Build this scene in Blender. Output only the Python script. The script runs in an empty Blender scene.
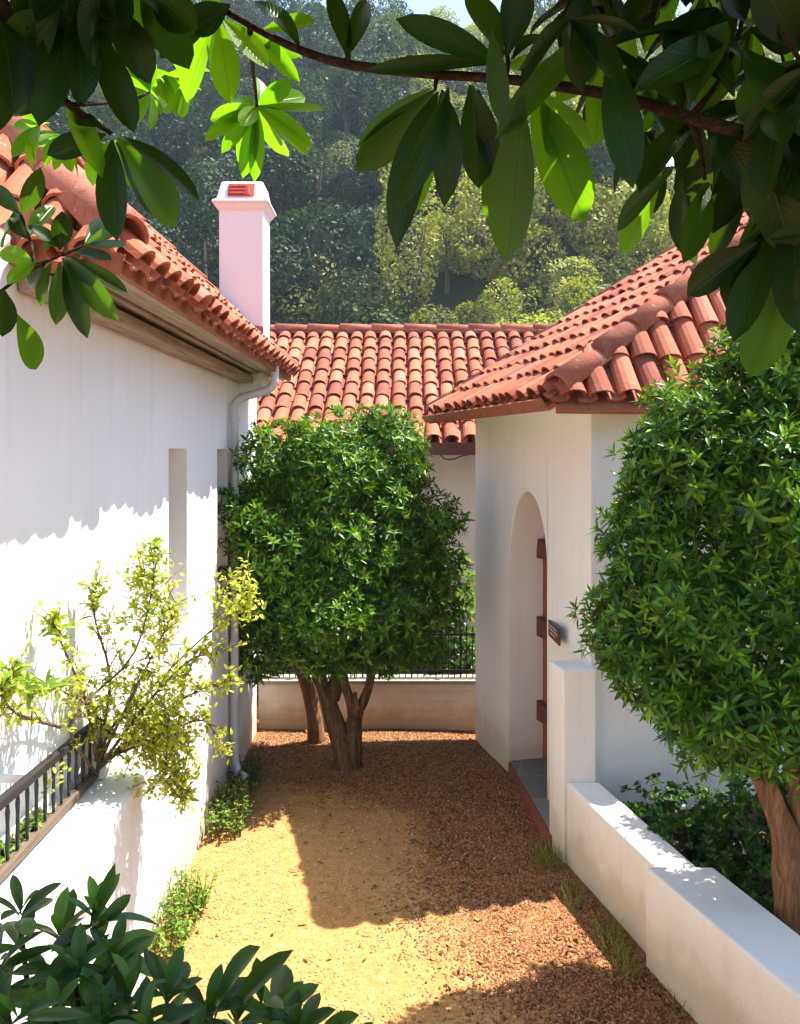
import bpy, bmesh, math, random
import numpy as np
from mathutils import Vector, Matrix

random.seed(7)
RNG = np.random.default_rng(11)
scene = bpy.context.scene
COL = scene.collection
F = 900.0          # focal length in pixels
CAMZ = 2.8         # eye height above the path
SUN = Vector((.408, .155, .90)).normalized()


def at(x, y, Y):
    """world point that stands at distance Y and is seen at pixel x, y"""
    return Vector(((x - 400.0) / F * Y, Y, CAMZ + (450.0 - y) / F * Y))


def nrm(a):
    a = np.asarray(a, float)
    return a / np.maximum(np.linalg.norm(a, axis=-1, keepdims=True), 1e-9)


# ------------------------------------------------------------------ objects
ROOT = {}


def tag(o, label=None, cat=None, group=None, kind=None):
    if label:
        o['label'] = label
    if cat:
        o['category'] = cat
    if group:
        o['group'] = group
    if kind:
        o['kind'] = kind
    return o


def thing(name, label, cat, loc, group=None):
    o = bpy.data.objects.new(name, None)
    o.empty_display_size = 0.1
    COL.objects.link(o)
    o.location = loc
    ROOT[o.name] = Vector(loc)
    return tag(o, label, cat, group)


def link(name, me, parent=None, loc=None):
    o = bpy.data.objects.new(name, me)
    COL.objects.link(o)
    if parent is not None:
        base = ROOT[parent.name]
        me.transform(Matrix.Translation(-base))
        o.parent = parent
        ROOT[o.name] = base
    elif loc is not None:
        me.transform(Matrix.Translation(-Vector(loc)))
        o.location = loc
        ROOT[o.name] = Vector(loc)
    else:
        ROOT[o.name] = Vector((0, 0, 0))
    return o


class MB:
    def __init__(self):
        self.v, self.f = [], []

    def add(self, vs, fs):
        n = len(self.v)
        self.v += [tuple(p) for p in vs]
        self.f += [tuple(i + n for i in f) for f in fs]
        return self

    def quad(self, a, b, c, d):
        return self.add([a, b, c, d], [(0, 1, 2, 3)])

    def hexa(self, b, t):
        """bottom ring b (4 pts), top ring t (4 pts)"""
        return self.add(list(b) + list(t), [(3, 2, 1, 0), (4, 5, 6, 7), (0, 1, 5, 4), (1, 2, 6, 5), (2, 3, 7, 6), (3, 0, 4, 7)])

    def box(self, x0, x1, y0, y1, z0, z1):
        return self.hexa([(x0, y0, z0), (x1, y0, z0), (x1, y1, z0), (x0, y1, z0)],
                         [(x0, y0, z1), (x1, y0, z1), (x1, y1, z1), (x0, y1, z1)])

    def bar(self, a, b, w, h, up=(0, 0, 1)):
        a, b = Vector(a), Vector(b)
        d = (b - a).normalized()
        s = d.cross(Vector(up)).normalized()
        n = s.cross(d).normalized()
        r = [(-s * w - n * h) / 2, (s * w - n * h) / 2, (s * w + n * h) / 2, (-s * w + n * h) / 2]
        return self.hexa([a + q for q in r], [b + q for q in r])

    def prism(self, pts, z0, z1):
        n = len(pts)
        vs = [(p[0], p[1], z0) for p in pts] + [(p[0], p[1], z1) for p in pts]
        fs = [tuple(range(n))[::-1], tuple(range(n, 2 * n))]
        fs += [(i, (i + 1) % n, n + (i + 1) % n, n + i) for i in range(n)]
        return self.add(vs, fs)

    def tube(self, pts, rad, seg=8, flute=0.0, twist=0.0, nfl=5, rough=0.0, caps=True):
        pts = [Vector(p) for p in pts]
        n = len(pts)
        if not hasattr(rad, '__len__'):
            rad = [rad] * n
        vs = []
        side = None
        for i, p in enumerate(pts):
            d = (pts[min(i + 1, n - 1)] - pts[max(i - 1, 0)]).normalized()
            if side is None:
                side = d.cross(Vector((0.31, 0.2, 0.93)) if abs(d.z) < .9 else Vector((1, 0, 0))).normalized()
            side = (side - d * side.dot(d)).normalized()
            o = d.cross(side)
            for k in range(seg):
                a = 2 * math.pi * k / seg
                r = rad[i] * (1 + flute * math.sin(nfl * a + twist * i) + .5 * flute * math.sin(2 * a - 1.7 * twist * i))
                if rough:
                    r *= 1 + random.uniform(-rough, rough)
                vs.append(p + (side * math.cos(a) + o * math.sin(a)) * r)
        fs = []
        for i in range(n - 1):
            for k in range(seg):
                k2 = (k + 1) % seg
                fs.append((i * seg + k, i * seg + k2, (i + 1) * seg + k2, (i + 1) * seg + k))
        if caps:
            fs.append(tuple(range(seg))[::-1])
            fs.append(tuple((n - 1) * seg + k for k in range(seg)))
        return self.add(vs, fs)

    def mesh(self, name, smooth=False):
        me = bpy.data.meshes.new(name)
        me.from_pydata(self.v, [], self.f)
        me.update()
        if smooth:
            me.polygons.foreach_set('use_smooth', [True] * len(me.polygons))
        return me

    def build(self, name, mat, parent=None, smooth=False, bevel=0.0, loc=None, fix=False):
        me = self.mesh(name, smooth)
        if fix:
            bm = bmesh.new()
            bm.from_mesh(me)
            bmesh.ops.remove_doubles(bm, verts=bm.verts, dist=1e-5)
            bmesh.ops.recalc_face_normals(bm, faces=bm.faces)
            bm.to_mesh(me)
            bm.free()
        me.materials.append(mat)
        o = link(name, me, parent, loc)
        if bevel:
            m = o.modifiers.new('bevel', 'BEVEL')
            m.width = bevel
            m.segments = 3
            m.limit_method = 'ANGLE'
            m.angle_limit = math.radians(40)
        return o


def spline(pts, n):
    """Catmull-Rom resample"""
    P = [Vector(p) for p in pts]
    P = [P[0] * 2 - P[1]] + P + [P[-1] * 2 - P[-2]]
    out = []
    m = len(P) - 3
    for i in range(n):
        t = i / (n - 1) * m
        k = min(int(t), m - 1)
        t -= k
        a, b, c, d = P[k:k + 4]
        out.append(.5 * ((2 * b) + (c - a) * t + (2 * a - 5 * b + 4 * c - d) * t * t + (3 * b - a - 3 * c + d) * t ** 3))
    return out


def lerp_list(vals, n):
    return list(np.interp(np.linspace(0, 1, n), np.linspace(0, 1, len(vals)), vals))


# ------------------------------------------------------------------ materials
class NT:
    def __init__(self, name):
        self.m = bpy.data.materials.new(name)
        self.m.use_nodes = True
        self.t = self.m.node_tree
        self.t.nodes.clear()
        self.out = self.t.nodes.new('ShaderNodeOutputMaterial')

    def n(self, typ, **kw):
        nd = self.t.nodes.new('ShaderNode' + typ)
        for k, v in kw.items():
            if k.startswith('_'):
                setattr(nd, k[1:], v)
        return nd

    def l(self, a, b):
        self.t.links.new(a, b)

    def noise(self, vec, scale, detail=4, rough=.55, dist=0.0):
        nd = self.n('TexNoise')
        nd.inputs['Scale'].default_value = scale
        nd.inputs['Detail'].default_value = detail
        nd.inputs['Roughness'].default_value = rough
        nd.inputs['Distortion'].default_value = dist
        if vec is not None:
            self.l(vec, nd.inputs['Vector'])
        return nd.outputs['Fac']

    def ramp(self, fac, stops, interp='LINEAR'):
        nd = self.n('ValToRGB')
        cr = nd.color_ramp
        cr.interpolation = interp
        while len(cr.elements) < len(stops):
            cr.elements.new(.5)
        for e, (p, c) in zip(cr.elements, stops):
            e.position = p
            e.color = (c, c, c, 1) if not hasattr(c, '__len__') else tuple(c) + (1,)
        self.l(fac, nd.inputs['Fac'])
        return nd.outputs['Color']

    def mix(self, fac, a, b, blend='MIX'):
        nd = self.n('Mix', _data_type='RGBA', _blend_type=blend)
        for sock, val in ((nd.inputs[0], fac), (nd.inputs[6], a), (nd.inputs[7], b)):
            if hasattr(val, 'is_output'):
                self.l(val, sock)
            elif hasattr(val, '__len__'):
                sock.default_value = tuple(val) + (1,)
            else:
                sock.default_value = val if sock == nd.inputs[0] else (val, val, val, 1)
        return nd.outputs[2]

    def math(self, op, a, b=0.0, c=0.0):
        nd = self.n('Math', _operation=op)
        for i, val in enumerate((a, b, c)):
            if hasattr(val, 'is_output'):
                self.l(val, nd.inputs[i])
            else:
                nd.inputs[i].default_value = val
        return nd.outputs[0]

    def coords(self, kind='Object'):
        if kind == 'World':
            return self.n('NewGeometry').outputs['Position']
        return self.n('TexCoord').outputs[kind]

    def mapping(self, vec, scale=(1, 1, 1), rot=(0, 0, 0)):
        nd = self.n('Mapping')
        nd.inputs['Scale'].default_value = scale
        nd.inputs['Rotation'].default_value = rot
        self.l(vec, nd.inputs['Vector'])
        return nd.outputs[0]

    def island(self):
        return self.n('NewGeometry').outputs['Random Per Island']

    def bump(self, h, strength=.3, dist=.01, normal=None):
        nd = self.n('Bump')
        nd.inputs['Strength'].default_value = strength
        nd.inputs['Distance'].default_value = dist
        self.l(h, nd.inputs['Height'])
        if normal is not None:
            self.l(normal, nd.inputs['Normal'])
        return nd.outputs[0]

    def pbsdf(self, color, rough=.8, spec=.3, normal=None, metallic=0.0):
        p = self.n('BsdfPrincipled')
        if hasattr(color, 'is_output'):
            self.l(color, p.inputs['Base Color'])
        else:
            p.inputs['Base Color'].default_value = tuple(color) + (1,)
        if hasattr(rough, 'is_output'):
            self.l(rough, p.inputs['Roughness'])
        else:
            p.inputs['Roughness'].default_value = rough
        p.inputs['Specular IOR Level'].default_value = spec
        p.inputs['Metallic'].default_value = metallic
        if normal is not None:
            self.l(normal, p.inputs['Normal'])
        return p.outputs[0]

    def done(self, shader):
        self.l(shader, self.out.inputs['Surface'])
        return self.m


def plaster(name, base=(.83, .825, .81), dirt=(.50, .40, .28), dirt_h=.42, streak=.5):
    t = NT(name)
    w = t.coords('World')
    big = t.noise(w, 1.3, 5)
    c = t.mix(t.ramp(big, [(.35, 0.0), (.75, 1.0)]), base, tuple(b * .93 for b in base))
    pt = t.noise(w, .7, 3, .5, .8)
    c = t.mix(t.math('MULTIPLY', t.ramp(pt, [(.48, 0.0), (.56, 1.0)]), .5), c, tuple(b * q for b, q in zip(base, (.95, .935, .90))))
    vo = t.n('TexVoronoi', _feature='DISTANCE_TO_EDGE')
    vo.inputs['Scale'].default_value = 1.1
    wob = t.n('Mix', _data_type='VECTOR')
    wob.inputs[0].default_value = .12
    nz = t.n('TexNoise')
    nz.inputs['Scale'].default_value = 4.0
    nz.inputs['Detail'].default_value = 6
    t.l(w, nz.inputs['Vector'])
    t.l(w, wob.inputs[4])
    t.l(nz.outputs['Color'], wob.inputs[5])
    t.l(wob.outputs[1], vo.inputs['Vector'])
    ck = t.math('MULTIPLY', t.ramp(vo.outputs['Distance'], [(.0, 1.0), (.006, .0)]), t.ramp(t.noise(w, 1.1, 2), [(.52, 0.0), (.62, 1.0)]))
    c = t.mix(t.math('MULTIPLY', ck, .10), c, tuple(b * .5 for b in base))
    # long vertical rain streaks
    st = t.noise(t.mapping(w, (7, 7, .45)), 1.6, 5, .6)
    stf = t.math('MULTIPLY', t.ramp(st, [(.55, 0.0), (.78, 1.0)]), streak)
    c = t.mix(stf, c, tuple(b * .78 for b in base))
    # soil splash along the foot of the wall
    sep = t.n('SeparateXYZ')
    t.l(w, sep.inputs[0])
    edge = t.math('ADD', sep.outputs[2], t.math('MULTIPLY', t.noise(w, 5, 5), -.35))
    df = t.ramp(t.math('DIVIDE', edge, dirt_h), [(.0, 1.0), (.35, .35), (.9, 0.0)])
    c = t.mix(t.math('MULTIPLY', df, .75), c, dirt)
    spots = t.ramp(t.noise(w, 23, 3), [(.70, 0.0), (.76, 1.0)])
    c = t.mix(t.math('MULTIPLY', spots, .16), c, (.42, .36, .3))
    h = t.mix(.5, t.noise(w, 9, 6, .6), t.noise(w, 70, 3))
    return t.done(t.pbsdf(c, .9, .15, t.bump(h, .35, .012)))


def tile_mat(name, a=(.50, .17, .095), b=(.62, .25, .14), c=(.40, .125, .085), pale=(.60, .36, .26)):
    t = NT(name)
    w = t.coords('World')
    r = t.island()
    col = t.ramp(r, [(.0, c), (.35, a), (.75, b), (1.0, (.44, .15, .095))])
    n1 = t.noise(w, 6, 5, .6)
    col = t.mix(t.math('MULTIPLY', t.ramp(n1, [(.45, 0.0), (.75, 1.0)]), .25), col, pale)
    n2 = t.noise(w, 38, 5, .65)
    col = t.mix(t.math('MULTIPLY', t.ramp(n2, [(.53, 0.0), (.68, 1.0)]), .6), col, (.14, .065, .045))
    n3 = t.noise(w, 15, 3)
    col = t.mix(t.math('MULTIPLY', t.ramp(n3, [(.66, 0.0), (.74, 1.0)]), .5), col, (.42, .38, .30))
    return t.done(t.pbsdf(col, .82, .25, t.bump(t.noise(w, 60, 5), .4, .008)))


def leaf_mat(name, stops, trans=(.30, .50, .04), tfac=.35, rough=.38, spec=.5, veins=False, young=(.16, .30, .03), young_lit_t=.08):
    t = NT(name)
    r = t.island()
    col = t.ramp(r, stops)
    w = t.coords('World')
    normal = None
    young_lit_attr = t.n('Attribute')
    young_lit_attr.attribute_name = 'tint'  # marks young leaves and leaves painted to look sunlit
    young_lit_f = t.math('MULTIPLY', young_lit_attr.outputs['Fac'], .85)
    col = t.mix(young_lit_f, col, young)
    if veins:
        uv = t.coords('UV')
        sep = t.n('SeparateXYZ')
        t.l(uv, sep.inputs[0])
        u, v = sep.outputs[0], sep.outputs[1]
        av = t.math('ABSOLUTE', v)
        mid = t.ramp(av, [(.0, 1.0), (.07, .0)])
        ph = t.math('SUBTRACT', t.math('MULTIPLY', u, 15.0), t.math('MULTIPLY', av, 3.2))
        fr = t.math('FRACT', ph)
        vein = t.ramp(fr, [(.0, 1.0), (.10, .0), (.90, .0), (1.0, 1.0)])
        vv = t.math('MAXIMUM', mid, t.math('MULTIPLY', vein, .45))
        col = t.mix(t.math('MULTIPLY', vv, .35), col, (.05, .10, .02))
        normal = t.bump(t.math('SUBTRACT', 1.0, vv), .35, .004)
        blot = t.ramp(t.noise(w, 60, 4), [(.62, 0.0), (.72, 1.0)])
        col = t.mix(t.math('MULTIPLY', blot, .12), col, (.05, .045, .015))
    p = t.pbsdf(col, rough, spec, normal)
    tr = t.n('BsdfTranslucent')
    tcol = t.mix(t.math('MULTIPLY', r, .6), trans, (trans[0] * .55, trans[1] * .8, trans[2] * .8))
    if veins:
        tcol = t.mix(t.math('MULTIPLY', vv, .45), tcol, (.10, .2, .01))
    t.l(tcol, tr.inputs['Color'])
    mx = t.n('MixShader')
    t.l(t.math('ADD', tfac, t.math('MULTIPLY', young_lit_attr.outputs['Fac'], young_lit_t)), mx.inputs[0])
    t.l(p, mx.inputs[1])
    t.l(tr.outputs[0], mx.inputs[2])
    return t.done(mx.outputs[0])


def bark_mat(name, a=(.20, .115, .065), b=(.36, .21, .115), scale=(9, 9, 1.2)):
    t = NT(name)
    w = t.coords('World')
    n = t.noise(t.mapping(w, scale), 3.0, 6, .65, 1.2)
    c = t.ramp(n, [(.3, tuple(x * .45 for x in a)), (.5, a), (.72, b)])
    h = t.mix(.35, n, t.noise(w, 70, 4))
    return t.done(t.pbsdf(c, .9, .15, t.bump(h, .9, .03)))


def plain(name, col, rough=.6, spec=.4, var=.25, scale=14, bump=.25, metallic=0.0):
    t = NT(name)
    w = t.coords('World')
    n = t.noise(w, scale, 5, .6)
    c = t.mix(t.ramp(n, [(.35, 0.0), (.7, 1.0)]), col, tuple(x * (1 - var) for x in col))
    return t.done(t.pbsdf(c, rough, spec, t.bump(t.noise(w, scale * 5, 4), bump, .006), metallic))


def wood_mat(name, a, b, axis=1):
    t = NT(name)
    w = t.coords('World')
    s = [22, 22, 22]
    s[axis] = 1.1
    n = t.noise(t.mapping(w, tuple(s)), 1.6, 6, .65, .6)
    c = t.ramp(n, [(.3, b), (.55, a), (.75, tuple(min(1, x * 1.25) for x in a))])
    return t.done(t.pbsdf(c, .8, .2, t.bump(n, .6, .01)))


M = {}
M['white'] = plaster('white_plaster')
M['warm'] = plaster('warm_white_plaster', (.83, .79, .735))
M['cream'] = plaster('cream_plaster', (.80, .755, .68))
M['chimney'] = plaster('chimney_plaster', (.81, .80, .815), dirt_h=.01, streak=.1)
M['tile'] = tile_mat('clay_tile', (.32, .082, .038), (.42, .125, .058), (.21, .052, .032), (.44, .20, .115))
M['cap'] = tile_mat('clay_cap_tile', (.33, .092, .052), (.39, .125, .07), (.27, .075, .046))
M['flash'] = plain('red_flashing', (.42, .10, .09), .6)
M['soffit'] = wood_mat('weathered_wood', (.38, .30, .23), (.17, .13, .10), 1)
M['fascia'] = plain('painted_fascia', (.34, .105, .05), .7, .3, .4, 9)
M['dark_fascia'] = plain('dark_fascia', (.15, .055, .04), .6)
M['pipe'] = plain('painted_pipe', (.55, .56, .57), .45, .4, .15)
M['door'] = wood_mat('red_door_wood', (.30, .085, .045), (.16, .045, .028), 2)
M['door_iron'] = plain('door_iron', (.16, .04, .03), .6)
M['sign'] = plain('sign_board', (.10, .045, .035), .5)
M['sign_ink'] = plain('sign_ink', (.62, .46, .36), .6)
M['iron'] = plain('black_iron', (.018, .017, .017), .5, .4, .2, 30)
M['railing_wood'] = wood_mat('dark_railing_wood', (.030, .023, .021), (.013, .011, .011), 1)
M['rail_bottom'] = wood_mat('worn_railing_wood', (.13, .09, .065), (.05, .035, .03), 1)
M['bark'] = bark_mat('tree_bark', (.13, .072, .04), (.30, .17, .085))
M['bark_red'] = bark_mat('red_tree_bark', (.24, .115, .055), (.45, .235, .12))
M['twig'] = bark_mat('thin_twig_bark', (.05, .028, .018), (.10, .06, .04), (20, 20, 20))
M['twig_pale'] = bark_mat('pale_twig_bark', (.16, .10, .06), (.28, .19, .12), (20, 20, 20))
M['leaf_round'] = leaf_mat('glossy_shrub_leaf', [(0, (.008, .034, .002)), (.45, (.024, .085, .004)), (.8, (.066, .17, .008)), (1, (.15, .30, .014))],
                           (.28, .48, .01), .13, .40, .24, young=(.32, .52, .015))  # young tint also puts sunlit highlights into the crown colour
M['leaf_deep'] = leaf_mat('deep_shrub_leaf', [(0, (.010, .04, .008)), (.6, (.020, .070, .010)), (1, (.04, .11, .015))],
                          (.16, .36, .03), .25, .36, .5)
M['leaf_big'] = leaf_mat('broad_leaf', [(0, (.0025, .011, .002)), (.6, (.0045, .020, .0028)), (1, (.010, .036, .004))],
                         (.38, .78, .012), .045, .32, .22, veins=True, young=(.04, .11, .008), young_lit_t=.42)  # brighter, more translucent variant paints sunlight into chosen leaves
M['leaf_front'] = leaf_mat('front_shrub_leaf', [(0, (.008, .028, .005)), (.7, (.016, .050, .008)), (1, (.05, .13, .018))], (.20, .42, .03), .14, .36, .3, veins=True)
M['leaf_yellow'] = leaf_mat('yellow_green_leaf', [(0, (.24, .26, .02)), (.4, (.34, .37, .03)), (.8, (.46, .46, .05)), (1, (.42, .28, .05))],
                             (.62, .68, .07), .5, .5, .3)
M['leaf_weed'] = leaf_mat('weed_leaf', [(0, (.07, .15, .02)), (.5, (.13, .24, .03)), (1, (.24, .32, .06))], (.35, .50, .05), .35, .6, .2)
M['leaf_bed'] = leaf_mat('bed_leaf', [(0, (.006, .022, .007)), (.7, (.014, .045, .009)), (1, (.06, .14, .015))], (.2, .4, .03), .3, .4, .4)
M['dry_grass'] = leaf_mat('wall_grass', [(0, (.08, .13, .02)), (.6, (.15, .21, .035)), (1, (.30, .25, .09))], (.3, .4, .05), .3, .7, .2)


def ground_mat():
    t = NT('dirt_path')
    w = t.coords('World')
    sep = t.n('SeparateXYZ')
    t.l(w, sep.inputs[0])
    n1 = t.noise(w, 2.2, 6, .6)
    n2 = t.noise(w, 17, 5, .65)
    n3 = t.noise(w, 90, 3, .6)
    sand = t.ramp(n2, [(.3, (.38, .19, .060)), (.5, (.46, .245, .085)), (.72, (.53, .31, .125))])
    mulch = t.ramp(n2, [(.3, (.15, .062, .026)), (.5, (.25, .11, .045)), (.72, (.38, .19, .09))])
    # bark-mulch side: right of a wandering line, and the far end round the tree
    e = t.math('ADD', t.math('SUBTRACT', t.math('ADD', sep.outputs[0], t.math('MULTIPLY', sep.outputs[1], .20)), 1.55), t.math('MULTIPLY', t.math('SUBTRACT', n1, .5), 1.1))
    f1 = t.ramp(t.math('ADD', t.math('MULTIPLY', e, 1.6), .5), [(.3, 0.0), (.7, 1.0)])
    f2 = t.ramp(t.math('ADD', t.math('MULTIPLY', t.math('SUBTRACT', sep.outputs[1], 7.3), .7), t.math('MULTIPLY', n1, .8)), [(.3, 0.0), (.75, .8)])
    c = t.mix(t.math('MAXIMUM', f1, f2), sand, mulch)
    gp = t.ramp(t.noise(w, 2.9, 5, .65), [(.56, 0.0), (.68, 1.0)])
    gp = t.math('MULTIPLY', gp, t.ramp(n3, [(.45, 0.0), (.6, 1.0)]))
    c = t.mix(t.math('MULTIPLY', gp, .55), c, (.22, .24, .05))
    c = t.mix(t.math('MULTIPLY', t.ramp(n3, [(.55, 0.0), (.68, 1.0)]), .45), c, (.22, .12, .055))
    c = t.mix(t.math('MULTIPLY', t.ramp(t.noise(w, 45, 4, .6), [(.6, 0.0), (.7, 1.0)]), .4), c, (.70, .58, .40))
    h = t.mix(.45, t.mix(.5, n2, n3), t.noise(w, 160, 2))
    return t.done(t.pbsdf(c, .95, .1, t.bump(h, .9, .03)))


M['ground'] = ground_mat()
M['soil'] = plain('bed_soil', (.09, .055, .035), .95, .1, .5, 12, .9)
M['paving'] = plain('terrace_paving', (.16, .13, .10), .85, .2, .3, 5, .5)


def chips_mat():
    t = NT('bark_chips')
    c = t.ramp(t.island(), [(0, (.10, .038, .018)), (.4, (.22, .09, .038)), (.75, (.34, .16, .07)), (1, (.38, .20, .10))])
    return t.done(t.pbsdf(c, .9, .15))


def pebble_mat():
    t = NT('sand_grit')
    c = t.ramp(t.island(), [(0, (.27, .14, .055)), (.4, (.42, .245, .10)), (.8, (.52, .34, .16)), (1, (.60, .45, .28))])
    return t.done(t.pbsdf(c, .9, .15))


M['chips'] = chips_mat()
M['grit'] = pebble_mat()


def slab_mat():
    t = NT('slate_slab')
    w = t.coords('World')
    br = t.n('TexBrick')
    br.inputs['Scale'].default_value = 1.0
    br.inputs['Mortar Size'].default_value = .008
    br.inputs['Brick Width'].default_value = .5
    br.inputs['Row Height'].default_value = .36
    br.inputs['Color1'].default_value = (.13, .135, .14, 1)
    br.inputs['Color2'].default_value = (.17, .17, .168, 1)
    br.inputs['Mortar'].default_value = (.26, .24, .21, 1)
    t.l(t.mapping(w, (1, 1, 1), (0, 0, math.radians(-77))), br.inputs['Vector'])
    n = t.noise(w, 14, 5)
    c = t.mix(t.math('MULTIPLY', n, .5), br.outputs['Color'], (.25, .22, .19))
    return t.done(t.pbsdf(c, .7, .3, t.bump(n, .35, .01)))


M['slab'] = slab_mat()
M['riser'] = plain('brick_riser', (.25, .085, .05), .85, .2, .35, 18, .5)


def brickwall_mat():
    t = NT('painted_brick')
    w = t.coords('World')
    sw = t.n('SeparateXYZ')
    t.l(w, sw.inputs[0])
    cb = t.n('CombineXYZ')
    t.l(sw.outputs[0], cb.inputs[0])
    t.l(sw.outputs[2], cb.inputs[1])
    br = t.n('TexBrick')
    br.inputs['Scale'].default_value = 1.0
    br.inputs['Brick Width'].default_value = .30
    br.inputs['Row Height'].default_value = .095
    br.inputs['Mortar Size'].default_value = .006
    br.inputs['Mortar Smooth'].default_value = .6
    t.l(cb.outputs[0], br.inputs['Vector'])
    n = t.noise(w, 3, 5)
    c = t.mix(t.ramp(n, [(.35, 0.0), (.7, 1.0)]), (.76, .70, .60), (.68, .61, .50))
    df = t.ramp(t.math('ADD', t.math('MULTIPLY', sw.outputs[2], 3.0), t.math('MULTIPLY', t.noise(w, 6, 4), -.7)), [(0, 1.0), (.5, 0.0)])
    c = t.mix(t.math('MULTIPLY', df, .7), c, (.40, .27, .16))
    h = t.math('SUBTRACT', t.math('MULTIPLY', t.noise(w, 40, 4), .4), t.math('MULTIPLY', br.outputs['Fac'], .6))
    return t.done(t.pbsdf(c, .9, .15, t.bump(h, .55, .012)))


M['brickwall'] = brickwall_mat()


def forest_mat(name, tfac=.25):
    t = NT(name)
    at_ = t.n('Attribute')
    at_.attribute_name = 'tint'
    r = t.island()
    c = t.mix(t.math('MULTIPLY', r, .6), at_.outputs['Color'], t.mix(1.0, at_.outputs['Color'], (.45, .5, .5), 'MULTIPLY'))
    p = t.pbsdf(c, .6, .25)
    tr = t.n('BsdfTranslucent')
    t.l(t.mix(1.0, c, (1.7, 1.9, .8), 'MULTIPLY'), tr.inputs['Color'])
    mx = t.n('MixShader')
    mx.inputs[0].default_value = tfac
    t.l(p, mx.inputs[1])
    t.l(tr.outputs[0], mx.inputs[2])
    return t.done(mx.outputs[0])


M['forest'] = forest_mat('hill_foliage', .25)
M['hill_trunk'] = plain('hill_trunk_bark', (.17, .13, .10), .9, .1, .4, 3)
M['hill'] = plain('hill_undergrowth', (.055, .060, .028), .95, .1, .5, .4, .6)

# ------------------------------------------------------------------ foliage


def leaf_template(n=3, half=1, kind='lance', fold=.25, bend=.25):
    """unit leaf: x along length 0..1, y -1..1 (half width), z up; returns verts, quads, uv"""
    if n <= 3 and half == 1:
        ts = np.array([0, .22, .5, .78, 1.0]) if n == 3 else np.array([0, .28, .66, 1.0])
    else:
        ts = np.linspace(0, 1, n + 1)
    vs, uv = [], []
    cols = 2 * half + 1
    for t in ts:
        if kind == 'lance':
            w = (math.sin(math.pi * t ** .85)) ** .9 if 0 < t < 1 else .0
        elif kind == 'obov':
            w = (t ** 1.05 * (1 - t) ** .72) / .3865 if 0 < t < 1 else .0
            w = min(w, 1.0)
        else:
            w = math.sin(math.pi * t) ** .7 if 0 < t < 1 else 0.0
        w = max(w, .06 if t < .5 else .015)
        for j in range(cols):
            s = (j - half) / half
            vs.append((t, s * w, -bend * t * t, fold * 1.3 * abs(s) * w * (1 - .4 * t)))
            uv.append((t, s))
    q = []
    for i in range(len(ts) - 1):
        for j in range(cols - 1):
            q.append((i * cols + j, i * cols + j + 1, (i + 1) * cols + j + 1, (i + 1) * cols + j))
    return np.array(vs), np.array(q), np.array(uv)


def leaves_np(P, D, U, L, W, tpl, bendscale=None):
    """place N leaves; returns verts (N*k,3), quads, uv"""
    tv, tq, tu = tpl
    P = np.asarray(P, float)
    D = nrm(D)
    S = nrm(np.cross(U, D))
    Nn = np.cross(D, S)
    L = np.asarray(L).reshape(-1, 1, 1)
    W = np.asarray(W).reshape(-1, 1, 1)
    bz = 1.0 if bendscale is None else np.asarray(bendscale).reshape(-1, 1, 1)
    V = P[:, None, :] + L * tv[None, :, 0:1] * D[:, None, :] + W * tv[None, :, 1:2] * S[:, None, :] + ((L * bz) * tv[None, :, 2:3] + W * tv[None, :, 3:4]) * Nn[:, None, :]
    k = len(tv)
    N = len(P)
    Q = (tq[None] + (np.arange(N) * k)[:, None, None]).reshape(-1, 4)
    return V.reshape(-1, 3), Q, np.tile(tu, (N, 1))


def np_mesh(name, V, Q, uv=None, tint=None, smooth=True):
    me = bpy.data.meshes.new(name)
    me.vertices.add(len(V))
    me.vertices.foreach_set('co', np.ascontiguousarray(V, dtype=np.float32).ravel())
    me.loops.add(Q.size)
    me.loops.foreach_set('vertex_index', np.ascontiguousarray(Q, dtype=np.int32).ravel())
    me.polygons.add(len(Q))
    me.polygons.foreach_set('loop_start', np.arange(0, Q.size, Q.shape[1], dtype=np.int32))
    if smooth:
        me.polygons.foreach_set('use_smooth', np.ones(len(Q), dtype=bool))
    me.update(calc_edges=True)
    if uv is not None:
        ul = me.uv_layers.new(name='UVMap')
        ul.data.foreach_set('uv', np.ascontiguousarray(uv[Q.ravel()], dtype=np.float32).ravel())
    if tint is not None:
        a = me.attributes.new('tint', 'FLOAT_COLOR', 'POINT')
        a.data.foreach_set('color', np.ascontiguousarray(np.hstack([tint, np.ones((len(tint), 1))]), dtype=np.float32).ravel())
    me.validate()
    return me


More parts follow.
